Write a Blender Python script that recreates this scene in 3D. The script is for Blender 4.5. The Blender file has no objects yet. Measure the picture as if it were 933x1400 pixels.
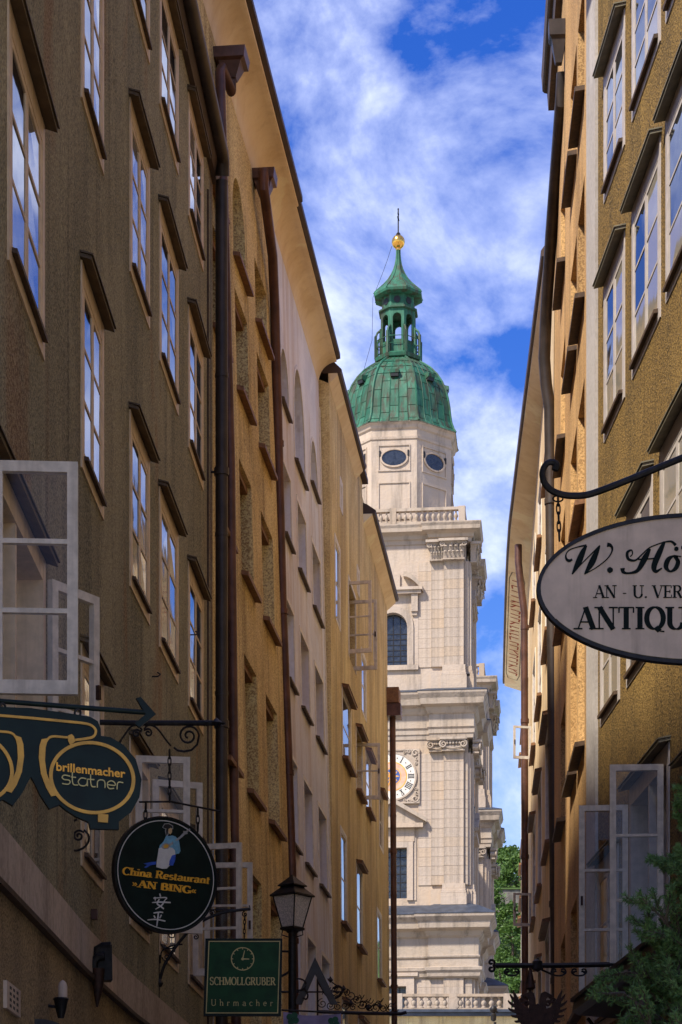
import bpy, bmesh, math, random
from mathutils import Vector, Matrix
random.seed(7)
sc = bpy.context.scene
R = math.radians
# ------------------------------------------------------------------ camera
F = 2900.0          # focal length in photo pixels (photo 933 x 1400)
CX, HY = 466.5, 1720.0
EYE = 1.6
cam = bpy.data.cameras.new('camera')
cam.sensor_fit = 'VERTICAL'; cam.sensor_height = 36.0
cam.lens = F / 1400 * 36.0
cam.shift_y = (HY - 700.0) / 1400.0
cam.clip_end = 3000
camo = bpy.data.objects.new('camera', cam); sc.collection.objects.link(camo)
camo.location = (0, 0, EYE); camo.rotation_euler = (R(90), 0, 0)
sc.camera = camo
# ------------------------------------------------------------------ sky
SUN_EL, SUN_AZ = 48.0, 45.0
world = bpy.data.worlds.new('World'); sc.world = world; world.use_nodes = True
nt = world.node_tree; nt.nodes.clear()
def N(t, kind, **kw):
    n = t.nodes.new(kind)
    for k, v in kw.items(): setattr(n, k, v)
    return n
def ramp(t, stops, interp='LINEAR'):
    n = t.nodes.new('ShaderNodeValToRGB'); n.color_ramp.interpolation = interp
    e = n.color_ramp.elements
    while len(e) < len(stops): e.new(0.5)
    for i, (p, c) in enumerate(stops):
        e[i].position = p; e[i].color = c if len(c) == 4 else (*c, 1)
    return n
sky = N(nt, 'ShaderNodeTexSky', sky_type='NISHITA', sun_disc=False)
sky.sun_elevation = R(SUN_EL); sky.sun_rotation = R(180 + SUN_AZ)
sky.air_density = 1.3; sky.dust_density = 0.25; sky.ozone_density = 4.0
hs = N(nt, 'ShaderNodeHueSaturation'); hs.inputs['Hue'].default_value = 0.53; hs.inputs['Saturation'].default_value = 1.45; hs.inputs['Value'].default_value = 0.40
nt.links.new(sky.outputs[0], hs.inputs['Color'])
tc = N(nt, 'ShaderNodeTexCoord')
mp = N(nt, 'ShaderNodeMapping'); mp.inputs['Scale'].default_value = (1.0, 1.0, 1.35); mp.inputs['Location'].default_value = (0.85, 0.2, 0.31)
mp.inputs['Rotation'].default_value = (0, R(28), 0)
nt.links.new(tc.outputs['Generated'], mp.inputs['Vector'])
n1 = N(nt, 'ShaderNodeTexNoise'); n1.inputs['Scale'].default_value = 9.5; n1.inputs['Detail'].default_value = 12; n1.inputs['Roughness'].default_value = 0.6; n1.inputs['Distortion'].default_value = 0.25
nt.links.new(mp.outputs[0], n1.inputs['Vector'])
cm = ramp(nt, [(0.42, (0.02, 0.02, 0.02)), (0.54, (0.38, 0.38, 0.38)), (0.68, (0.95, 0.95, 0.95))])
nt.links.new(n1.outputs['Fac'], cm.inputs[0])
cl = N(nt, 'ShaderNodeMix', data_type='RGBA')
cl.inputs['B'].default_value = (2.45, 2.68, 3.55, 1)
nt.links.new(cm.outputs[0], cl.inputs['Factor']); nt.links.new(hs.outputs[0], cl.inputs['A'])
bg = N(nt, 'ShaderNodeBackground'); bg.inputs['Strength'].default_value = 0.13
wo = N(nt, 'ShaderNodeOutputWorld')
nt.links.new(cl.outputs['Result'], bg.inputs['Color']); nt.links.new(bg.outputs[0], wo.inputs['Surface'])
# ------------------------------------------------------------------ sun
sl = bpy.data.lights.new('sun', 'SUN'); sl.energy = 2.1; sl.angle = R(4.0); sl.color = (1.0, 0.93, 0.82)
so = bpy.data.objects.new('sun', sl); sc.collection.objects.link(so)
tr = Vector((math.sin(R(SUN_AZ)) * math.cos(R(SUN_EL)), math.cos(R(SUN_AZ)) * math.cos(R(SUN_EL)), -math.sin(R(SUN_EL))))
so.rotation_euler = tr.to_track_quat('-Z', 'Y').to_euler(); so.location = (-20, -60, 80)
vs = sc.view_settings
vs.view_transform = 'Standard'; vs.look = 'None'; vs.exposure = 1.78; vs.gamma = 1.0; vs.use_curve_mapping = False
sc.render.engine = 'CYCLES'
sc.cycles.max_bounces = 8; sc.cycles.diffuse_bounces = 5; sc.cycles.transparent_max_bounces = 12

# ------------------------------------------------------------------ helpers
def W(px, py, Y):
    """point seen at a photo pixel at distance Y"""
    return Vector(((px - CX) / F * Y, Y, EYE + (HY - py) / F * Y))
class MB:
    def __init__(s): s.v = []; s.f = []
    def add(s, pts, faces):
        b = len(s.v); s.v += [tuple(p) for p in pts]; s.f += [tuple(b + i for i in f) for f in faces]; return s
    def poly(s, pts): return s.add(pts, [tuple(range(len(pts)))])
    def hexa(s, p):  # 8 points: bottom ring 0-3, top ring 4-7
        return s.add(p, [(0, 1, 2, 3), (4, 7, 6, 5), (0, 4, 5, 1), (1, 5, 6, 2), (2, 6, 7, 3), (3, 7, 4, 0)])
    def box(s, a0, a1, b0, b1, c0, c1, fn=None):
        p = [(a0, b0, c0), (a1, b0, c0), (a1, b1, c0), (a0, b1, c0), (a0, b0, c1), (a1, b0, c1), (a1, b1, c1), (a0, b1, c1)]
        return s.hexa([fn(*q) for q in p] if fn else p)
    def tube(s, path, r, n=8, flat=1.0):
        P = [Vector(p) for p in path]; m = len(P)
        if m < 2: return s
        rr = r if isinstance(r, (list, tuple)) else [r] * m
        pts = []; up = None
        for i in range(m):
            t = (P[min(i + 1, m - 1)] - P[max(i - 1, 0)])
            if t.length < 1e-9: t = Vector((0, 0, 1))
            t.normalize()
            if up is None:
                up = Vector((0, 0, 1)) if abs(t.z) < 0.9 else Vector((1, 0, 0))
            a = t.cross(up)
            if a.length < 1e-6: a = t.cross(Vector((0, 1, 0.01)))
            a.normalize(); b = a.cross(t).normalized(); up = b
            for k in range(n):
                w = 2 * math.pi * k / n
                pts.append(P[i] + a * (math.cos(w) * rr[i]) + b * (math.sin(w) * rr[i] * flat))
        fs = []
        for i in range(m - 1):
            for k in range(n):
                k2 = (k + 1) % n
                fs.append((i * n + k, i * n + k2, (i + 1) * n + k2, (i + 1) * n + k))
        fs.append(tuple(range(n - 1, -1, -1))); fs.append(tuple((m - 1) * n + k for k in range(n)))
        return s.add(pts, fs)
    def lathe(s, prof, n=12, c=(0, 0, 0), rot=0.0, cap=True):
        pts = []; m = len(prof)
        for r, z in prof:
            for k in range(n):
                w = 2 * math.pi * k / n + rot
                pts.append((c[0] + r * math.cos(w), c[1] + r * math.sin(w), c[2] + z))
        fs = []
        for i in range(m - 1):
            for k in range(n):
                k2 = (k + 1) % n
                fs.append((i * n + k, i * n + k2, (i + 1) * n + k2, (i + 1) * n + k))
        if cap: fs += [tuple(range(n - 1, -1, -1)), tuple((m - 1) * n + k for k in range(n))]
        return s.add(pts, fs)
    def prism(s, poly, fn, d0, d1):
        n = len(poly)
        a = [fn(u, v, d0) for u, v in poly]; b = [fn(u, v, d1) for u, v in poly]
        fs = [tuple(range(n)), tuple(range(2 * n - 1, n - 1, -1))]
        fs += [(i, (i + 1) % n, n + (i + 1) % n, n + i) for i in range(n)]
        return s.add(a + b, fs)
    def rings(s, R_, close=False):   # loft closed rings of equal length
        n = len(R_[0]); pts = [p for r in R_ for p in r]; fs = []
        for i in range(len(R_) - 1):
            for k in range(n):
                k2 = (k + 1) % n
                fs.append((i * n + k, i * n + k2, (i + 1) * n + k2, (i + 1) * n + k))
        if close: fs += [tuple(range(n - 1, -1, -1)), tuple((len(R_) - 1) * n + k for k in range(n))]
        return s.add(pts, fs)
    def sheet(s, rows):              # loft open rows of equal length
        n = len(rows[0]); pts = [p for r in rows for p in r]; fs = []
        for i in range(len(rows) - 1):
            for k in range(n - 1):
                fs.append((i * n + k, i * n + k + 1, (i + 1) * n + k + 1, (i + 1) * n + k))
        return s.add(pts, fs)
COL = sc.collection
def mesh(mb, mat, o=(0, 0, 0), smooth=False, recalc=True):
    me = bpy.data.meshes.new('m')
    ox, oy, oz = o
    me.from_pydata([(x - ox, y - oy, z - oz) for x, y, z in mb.v], [], mb.f)
    if recalc:
        bm = bmesh.new(); bm.from_mesh(me); bmesh.ops.recalc_face_normals(bm, faces=bm.faces); bm.to_mesh(me); bm.free()
    if smooth:
        me.polygons.foreach_set('use_smooth', [True] * len(me.polygons)); me.set_sharp_from_angle(angle=R(smooth if smooth is not True else 40))
    me.materials.append(mat); me.update()
    return me
def link(name, me, parent=None, loc=(0, 0, 0)):
    o = bpy.data.objects.new(name, me); COL.objects.link(o); o.location = loc
    if parent is not None: o.parent = parent
    return o
def org(root):
    o = (0, 0, 0)
    while root is not None:
        o = (o[0] + root.location.x, o[1] + root.location.y, o[2] + root.location.z); root = root.parent
    return o
def part(name, mb, mat, parent=None, smooth=False, label=None):
    """mesh given in world coordinates, parented to an (unrotated) thing"""
    o = link(name, mesh(mb, mat, org(parent) if parent else (0, 0, 0), smooth), parent)
    if label: o['label'] = label
    return o
def thing(name, label, cat, loc=(0, 0, 0), group=None):
    o = bpy.data.objects.new(name, None); COL.objects.link(o); o.location = loc; o.empty_display_size = 0.3
    return tag(o, label, cat, group)
def tag(o, label, cat, group=None):
    o['label'] = label; o['category'] = cat
    if group: o['group'] = group
    return o
def solo(name, mb, mat, label, cat, loc=(0, 0, 0), smooth=False, group=None):
    o = link(name, mesh(mb, mat, loc, smooth), None, loc); return tag(o, label, cat, group)
def structure(name, mb, mat, smooth=False):
    o = link(name, mesh(mb, mat, (0, 0, 0), smooth)); o['kind'] = 'structure'; return o

# ------------------------------------------------------------------ materials
def base_mat(name):
    m = bpy.data.materials.new(name); m.use_nodes = True
    t = m.node_tree; b = t.nodes['Principled BSDF']; return m, t, b
def noise(t, vec, scale, detail=4, rough=0.55, dist=0.0):
    n = t.nodes.new('ShaderNodeTexNoise'); n.inputs['Scale'].default_value = scale; n.inputs['Detail'].default_value = detail
    n.inputs['Roughness'].default_value = rough; n.inputs['Distortion'].default_value = dist
    t.links.new(vec, n.inputs['Vector']); return n
def mixc(t, fac, a, b, mode='MIX'):
    n = t.nodes.new('ShaderNodeMix'); n.data_type = 'RGBA'; n.blend_type = mode
    for key, v in (('Factor', fac), ('A', a), ('B', b)):
        if isinstance(v, (int, float)): n.inputs[key].default_value = v
        elif isinstance(v, tuple): n.inputs[key].default_value = (*v, 1) if len(v) == 3 else v
        else: t.links.new(v, n.inputs[key])
    return n.outputs['Result']
def coords(t, scale=(1, 1, 1)):
    c = t.nodes.new('ShaderNodeTexCoord'); m = t.nodes.new('ShaderNodeMapping'); m.inputs['Scale'].default_value = scale
    t.links.new(c.outputs['Object'], m.inputs['Vector']); return m.outputs[0]
def bump(t, b, h, dist=0.01, strength=1.0):
    n = t.nodes.new('ShaderNodeBump'); n.inputs['Distance'].default_value = dist; n.inputs['Strength'].default_value = strength
    t.links.new(h, n.inputs['Height']); t.links.new(n.outputs[0], b.inputs['Normal'])
def plaster(name, c1, c2, stain, stain_amt=0.5, grain=30, bump_d=0.015, dark=(0.03, 0.025, 0.02), rust=None, speck=0.35):
    m, t, b = base_mat(name); v = coords(t)
    big = noise(t, v, 0.55, 5, 0.6, 0.4)
    col = mixc(t, ramp_f(t, big.outputs['Fac'], 0.38, 0.62), c1, c2)
    pt = noise(t, coords(t, (0.5, 0.5, 0.33)), 1.0, 8, 0.62, 0.8)
    col = mixc(t, ramp_f(t, pt.outputs['Fac'], 0.55, 0.575, 0, 0.32), col, tuple(min(1, x * 1.45) for x in c2))
    col = mixc(t, ramp_f(t, pt.outputs['Fac'], 0.44, 0.40, 0, 0.35), col, stain)
    st = noise(t, coords(t, (1.6, 1.6, 0.09)), 1.0, 6, 0.62, 0.2)
    col = mixc(t, ramp_f(t, st.outputs['Fac'], 0.46, 0.66, 0, stain_amt), col, stain)
    st2 = noise(t, coords(t, (5, 5, 0.22)), 1.0, 4, 0.6)
    col = mixc(t, ramp_f(t, st2.outputs['Fac'], 0.54, 0.72, 0, stain_amt * 0.6), col, dark)
    if rust:
        rs = noise(t, coords(t, (0.8, 0.8, 0.22)), 1.0, 5, 0.6, 0.6)
        col = mixc(t, ramp_f(t, rs.outputs['Fac'], 0.57, 0.68, 0, 0.6), col, rust)
    fine = noise(t, v, grain, 3, 0.7)
    col = mixc(t, ramp_f(t, fine.outputs['Fac'], 0.45, 0.66, 0, speck), col, dark)
    col = mixc(t, ramp_f(t, fine.outputs['Fac'], 0.55, 0.40, 0, speck * 0.6), col, tuple(min(1, x * 1.7) for x in c2))
    t.links.new(col, b.inputs['Base Color']); b.inputs['Roughness'].default_value = 0.92
    b.inputs['Specular IOR Level'].default_value = 0.25
    bump(t, b, fine.outputs['Fac'], bump_d)
    return m
def ramp_f(t, fac, p0, p1, v0=0.0, v1=1.0):
    n = t.nodes.new('ShaderNodeMapRange'); n.interpolation_type = 'SMOOTHSTEP'
    n.inputs['From Min'].default_value = p0; n.inputs['From Max'].default_value = p1
    n.inputs['To Min'].default_value = v0; n.inputs['To Max'].default_value = v1
    t.links.new(fac, n.inputs['Value']); return n.outputs[0]
def simple(name, c, rough=0.6, var=0.25, scale=6.0, metal=0.0, bumpd=0.0, streak=None, spec=0.4, rand=0.0):
    m, t, b = base_mat(name); v = coords(t)
    n = noise(t, v, scale, 5, 0.6)
    col = mixc(t, ramp_f(t, n.outputs['Fac'], 0.3, 0.7), tuple(x * (1 - var) for x in c), tuple(min(1, x * (1 + var)) for x in c))
    if streak:
        s_ = noise(t, coords(t, (7, 7, 0.5)), 1.0, 5, 0.65)
        col = mixc(t, ramp_f(t, s_.outputs['Fac'], 0.5, 0.75, 0, 0.6), col, streak)
    if rand:
        oi = t.nodes.new('ShaderNodeObjectInfo')
        mr = ramp_f(t, oi.outputs['Random'], 0, 1, 1 - rand, 1 + rand)
        hv = t.nodes.new('ShaderNodeHueSaturation'); t.links.new(col, hv.inputs['Color']); t.links.new(mr, hv.inputs['Value']); col = hv.outputs[0]
    t.links.new(col, b.inputs['Base Color']); b.inputs['Roughness'].default_value = rough; b.inputs['Metallic'].default_value = metal
    b.inputs['Specular IOR Level'].default_value = spec
    if bumpd: bump(t, b, n.outputs['Fac'], bumpd)
    return m
M = {}
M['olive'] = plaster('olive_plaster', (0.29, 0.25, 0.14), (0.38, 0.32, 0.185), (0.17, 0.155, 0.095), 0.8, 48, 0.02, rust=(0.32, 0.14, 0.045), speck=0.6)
M['stone_yellow'] = plaster('yellow_stone', (0.64, 0.45, 0.185), (0.78, 0.58, 0.27), (0.30, 0.18, 0.07), 0.8, 38, 0.016, dark=(0.09, 0.05, 0.02), speck=0.55)
M['white_plaster'] = plaster('white_plaster', (0.70, 0.72, 0.78), (0.79, 0.81, 0.86), (0.60, 0.52, 0.46), 0.6, 14, 0.004, dark=(0.30, 0.23, 0.18), speck=0.08)
M['yellow'] = plaster('yellow_plaster', (0.63, 0.46, 0.205), (0.76, 0.59, 0.30), (0.40, 0.28, 0.15), 0.8, 36, 0.015, dark=(0.16, 0.10, 0.05), speck=0.3)
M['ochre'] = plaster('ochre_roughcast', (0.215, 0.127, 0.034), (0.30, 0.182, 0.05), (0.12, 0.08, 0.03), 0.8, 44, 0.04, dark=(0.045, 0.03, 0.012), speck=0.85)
M['orange'] = plaster('orange_stone', (0.50, 0.28, 0.105), (0.62, 0.37, 0.15), (0.24, 0.14, 0.06), 0.6, 40, 0.010, dark=(0.10, 0.05, 0.02), speck=0.45)
M['cream_wall'] = plaster('cream_plaster', (0.60, 0.42, 0.22), (0.70, 0.52, 0.30), (0.42, 0.27, 0.13), 0.5, 14, 0.006, dark=(0.2, 0.12, 0.06), speck=0.12)
M['soffit'] = plaster('cream_soffit', (0.78, 0.64, 0.43), (0.84, 0.71, 0.50), (0.62, 0.46, 0.26), 0.35, 8, 0.003, dark=(0.40, 0.27, 0.14), speck=0.05)
M['strip'] = plaster('pale_stone_strip', (0.38, 0.34, 0.30), (0.45, 0.405, 0.36), (0.38, 0.33, 0.28), 0.5, 18, 0.004, dark=(0.2, 0.17, 0.14), speck=0.15)
M['band'] = plaster('stone_band', (0.50, 0.385, 0.275), (0.58, 0.45, 0.33), (0.28, 0.2, 0.135), 0.45, 16, 0.006, dark=(0.08, 0.055, 0.035), speck=0.15)
M['dark_plinth'] = plaster('brown_roughcast', (0.32, 0.215, 0.10), (0.42, 0.29, 0.14), (0.17, 0.12, 0.065), 0.6, 50, 0.025, dark=(0.04, 0.03, 0.018), speck=0.6)
M['tan_frame'] = simple('tan_painted_wood', (0.68, 0.50, 0.30), 0.5, 0.12, 9, streak=(0.40, 0.27, 0.14))
M['grey_frame'] = simple('grey_painted_wood', (0.47, 0.41, 0.36), 0.5, 0.12, 9, streak=(0.30, 0.25, 0.2))
M['white_frame'] = simple('white_painted_wood', (0.72, 0.66, 0.54), 0.5, 0.1, 9)
M['old_white'] = simple('weathered_white_wood', (0.66, 0.57, 0.45), 0.55, 0.15, 12, streak=(0.36, 0.28, 0.2))
M['dark_wood'] = simple('dark_brown_wood', (0.07, 0.04, 0.02), 0.65, 0.35, 14, bumpd=0.003)
M['brown_wood'] = simple('brown_wood', (0.19, 0.09, 0.035), 0.6, 0.3, 14, bumpd=0.003)
M['hood'] = simple('brown_sheet_hood', (0.10, 0.066, 0.032), 0.6, 0.25, 8)
M['hood_grey'] = simple('grey_green_hood', (0.17, 0.15, 0.10), 0.55, 0.2, 8)
M['copper_pipe'] = simple('brown_copper_pipe', (0.105, 0.05, 0.036), 0.45, 0.35, 3, metal=0.35, streak=(0.05, 0.035, 0.03))
M['dark_pipe'] = simple('dark_iron_pipe', (0.045, 0.034, 0.028), 0.45, 0.3, 3, metal=0.3, streak=(0.09, 0.06, 0.04))
M['iron'] = simple('black_wrought_iron', (0.018, 0.016, 0.016), 0.5, 0.4, 20, metal=0.4)
M['rust_iron'] = simple('rusty_brown_iron', (0.05, 0.022, 0.014), 0.6, 0.4, 20, metal=0.3)
M['roof'] = simple('brown_roof_sheet', (0.07, 0.045, 0.035), 0.6, 0.3, 2, metal=0.2)
M['room'] = simple('dark_room', (0.035, 0.03, 0.025), 0.9, 0.3, 2)
M['curtain'] = simple('pale_curtain', (0.42, 0.37, 0.29), 0.9, 0.15, 5)
M['cobble'] = simple('grey_paving', (0.34, 0.31, 0.27), 0.8, 0.25, 3)
M['grass'] = simple('hill_grass', (0.07, 0.115, 0.03), 0.9, 0.5, 0.12)
M['sign_green'] = simple('dark_green_sign_paint', (0.0045, 0.013, 0.0095), 0.5, 0.3, 8, spec=0.2)
M['sign_green2'] = simple('green_sign_enamel', (0.009, 0.06, 0.016), 0.5, 0.3, 5, spec=0.2)
M['sign_gold'] = simple('gold_sign_paint', (0.62, 0.32, 0.04), 0.5, 0.2, 9)
M['sign_orange'] = simple('orange_sign_paint', (0.85, 0.40, 0.03), 0.5, 0.15, 9)
M['sign_pale'] = simple('pale_gold_paint', (0.62, 0.52, 0.20), 0.5, 0.15, 9)
M['sign_white'] = simple('white_sign_paint', (0.62, 0.58, 0.5), 0.5, 0.12, 9)
M['sign_black'] = simple('dark_green_lettering', (0.006, 0.011, 0.010), 0.7, 0.2, 9, spec=0.1)
M['sign_beige'] = simple('weathered_beige_enamel', (0.60, 0.46, 0.335), 0.5, 0.14, 5, streak=(0.30, 0.22, 0.15))
M['moss'] = simple('rust_and_moss', (0.12, 0.085, 0.02), 0.9, 0.5, 20)
M['print_teal'] = simple('teal_print', (0.16, 0.36, 0.45), 0.5, 0.2, 30)
M['print_blue'] = simple('blue_print', (0.03, 0.09, 0.42), 0.5, 0.2, 30)
M['print_skin'] = simple('skin_print', (0.62, 0.40, 0.18), 0.5, 0.1, 30)
M['print_hair'] = simple('black_print', (0.012, 0.012, 0.012), 0.5, 0.1, 30)
M['print_grey'] = simple('grey_print', (0.30, 0.29, 0.26), 0.5, 0.2, 30)
M['banner'] = simple('lilac_cloth', (0.30, 0.25, 0.38), 0.8, 0.2, 6)
M['clover'] = simple('clover_green_print', (0.02, 0.10, 0.05), 0.7, 0.2, 10)
M['red_print'] = simple('red_brown_lettering', (0.34, 0.06, 0.025), 0.8, 0.25, 10)
M['blue_roof'] = simple('blue_grey_lead_roof', (0.055, 0.065, 0.085), 0.45, 0.25, 2, metal=0.3)
M['gold'] = simple('gilded_ball', (0.95, 0.50, 0.10), 0.22, 0.1, 3, metal=1.0)
M['dial'] = simple('clock_dial_white', (0.66, 0.60, 0.52), 0.6, 0.08, 3)
M['dial_gold'] = simple('clock_gold', (0.75, 0.36, 0.06), 0.5, 0.15, 3)
M['dial_blue'] = simple('clock_blue', (0.04, 0.09, 0.28), 0.5, 0.2, 3)
M['dial_pink'] = simple('clock_inner_ring', (0.62, 0.38, 0.26), 0.6, 0.15, 3)
def glass_mat(name, tint, rough=0.03, transp=0.0):
    m, t, b = base_mat(name)
    b.inputs['Base Color'].default_value = (*tint, 1); b.inputs['Roughness'].default_value = rough
    b.inputs['IOR'].default_value = 1.85; b.inputs['Specular IOR Level'].default_value = 0.9
    v = coords(t); n = noise(t, v, 1.7, 2); bump(t, b, n.outputs['Fac'], 0.004, 0.35)
    if transp:
        tr_ = t.nodes.new('ShaderNodeBsdfTransparent'); mx = t.nodes.new('ShaderNodeMixShader'); lw = t.nodes.new('ShaderNodeLayerWeight'); pw_ = t.nodes.new('ShaderNodeMath'); pw_.operation = 'POWER'; pw_.inputs[1].default_value = 4.0; t.links.new(lw.outputs['Facing'], pw_.inputs[0]); fr = t.nodes.new('ShaderNodeMath'); fr.operation = 'MULTIPLY_ADD'; fr.inputs[1].default_value = 0.8; fr.inputs[2].default_value = 0.018; t.links.new(pw_.outputs[0], fr.inputs[0])
        gl = t.nodes.new('ShaderNodeBsdfGlossy'); gl.inputs['Roughness'].default_value = rough
        df = t.nodes.new('ShaderNodeMixShader'); df.inputs[0].default_value = transp
        dd = t.nodes.new('ShaderNodeBsdfDiffuse'); dd.inputs[0].default_value = (0.4, 0.37, 0.3, 1)
        t.links.new(dd.outputs[0], df.inputs[1]); t.links.new(tr_.outputs[0], df.inputs[2])
        t.links.new(fr.outputs[0], mx.inputs[0]); t.links.new(df.outputs[0], mx.inputs[1]); t.links.new(gl.outputs[0], mx.inputs[2])
        t.links.new(mx.outputs[0], t.nodes['Material Output'].inputs['Surface'])
    return m
M['glass'] = glass_mat('window_glass', (0.03, 0.032, 0.035))
M['clear'] = glass_mat('clear_glass', (0.5, 0.5, 0.5), 0.04, 0.99)
M['glass_curtain'] = glass_mat('glass_before_curtain', (0.33, 0.29, 0.22))
M['frost'] = simple('hammered_lamp_glass', (0.68, 0.6, 0.52), 0.25, 0.3, 60, bumpd=0.01, spec=0.6)
M['church_glass'] = simple('leaded_church_glass', (0.018, 0.022, 0.03), 0.2, 0.6, 4, bumpd=0.03, spec=0.7)
# tower stone: pinkish pale limestone with a different tone for each block
def stone_mat(name, ca, cb, cc, streaky=0.4):
    m, t, b = base_mat(name)
    oi = t.nodes.new('ShaderNodeObjectInfo'); rp = ramp(t, [(0.0, ca), (0.35, cb), (0.7, tuple(x * 0.96 for x in cb)), (1.0, cc)])
    t.links.new(oi.outputs['Random'], rp.inputs[0])
    v = coords(t); n = noise(t, v, 0.7, 6, 0.65, 0.5)
    col = mixc(t, ramp_f(t, n.outputs['Fac'], 0.35, 0.7, 0, 0.5), rp.outputs[0], cc)
    s_ = noise(t, coords(t, (1.4, 1.4, 0.16)), 1.0, 6, 0.65)
    col = mixc(t, ramp_f(t, s_.outputs['Fac'], 0.47, 0.72, 0, streaky), col, tuple(x * 0.45 for x in ca))
    t.links.new(col, b.inputs['Base Color']); b.inputs['Roughness'].default_value = 0.85; b.inputs['Specular IOR Level'].default_value = 0.25
    n2 = noise(t, v, 5, 4); bump(t, b, n2.outputs['Fac'], 0.03)
    return m
M['stone'] = stone_mat('pale_limestone', (0.43, 0.35, 0.28), (0.47, 0.38, 0.30), (0.47, 0.355, 0.25), 0.7)
M['carved'] = stone_mat('carved_limestone', (0.40, 0.33, 0.26), (0.42, 0.34, 0.265), (0.38, 0.29, 0.205), 0.85)
def copper_mat():
    m, t, b = base_mat('green_copper'); v = coords(t)
    oi = t.nodes.new('ShaderNodeObjectInfo')
    rp = ramp(t, [(0.0, (0.010, 0.075, 0.04)), (0.5, (0.014, 0.095, 0.052)), (0.85, (0.022, 0.12, 0.068)), (1.0, (0.024, 0.065, 0.034))])
    t.links.new(oi.outputs['Random'], rp.inputs[0])
    n = noise(t, coords(t, (2.2, 2.2, 0.35)), 1.0, 7, 0.65, 0.3)
    col = mixc(t, ramp_f(t, n.outputs['Fac'], 0.48, 0.60, 0, 0.85), rp.outputs[0], (0.04, 0.038, 0.02))
    n3 = noise(t, coords(t, (0.75, 0.75, 0.4)), 1.0, 6, 0.6, 0.6)
    col = mixc(t, ramp_f(t, n3.outputs['Fac'], 0.52, 0.6, 0, 0.7), col, (0.03, 0.045, 0.022))
    n2 = noise(t, coords(t, (3.0, 3.0, 0.6)), 1.0, 5, 0.6)
    col = mixc(t, ramp_f(t, n2.outputs['Fac'], 0.5, 0.7, 0, 0.6), col, (0.055, 0.20, 0.12))
    t.links.new(col, b.inputs['Base Color']); b.inputs['Roughness'].default_value = 0.6; b.inputs['Specular IOR Level'].default_value = 0.35
    bump(t, b, n2.outputs['Fac'], 0.02)
    return m
M['copper'] = copper_mat()
def leaf_mat(name, ca, cb, tr=0.3):
    m, t, b = base_mat(name)
    g = t.nodes.new('ShaderNodeNewGeometry')
    rp = ramp(t, [(0, ca), (1, cb)]); t.links.new(g.outputs['Random Per Island'], rp.inputs[0])
    t.links.new(rp.outputs[0], b.inputs['Base Color']); b.inputs['Roughness'].default_value = 0.6
    tl = t.nodes.new('ShaderNodeBsdfTranslucent'); t.links.new(rp.outputs[0], tl.inputs[0])
    mx = t.nodes.new('ShaderNodeMixShader'); mx.inputs[0].default_value = tr
    t.links.new(b.outputs[0], mx.inputs[1]); t.links.new(tl.outputs[0], mx.inputs[2]); t.links.new(mx.outputs[0], t.nodes['Material Output'].inputs['Surface'])
    return m
M['leaf'] = leaf_mat('broad_leaves', (0.035, 0.085, 0.015), (0.12, 0.21, 0.035))
M['needle'] = leaf_mat('conifer_needles', (0.06, 0.14, 0.045), (0.17, 0.29, 0.08), 0.3)
M['bark'] = simple('bark', (0.07, 0.05, 0.035), 0.9, 0.3, 8)
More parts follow.
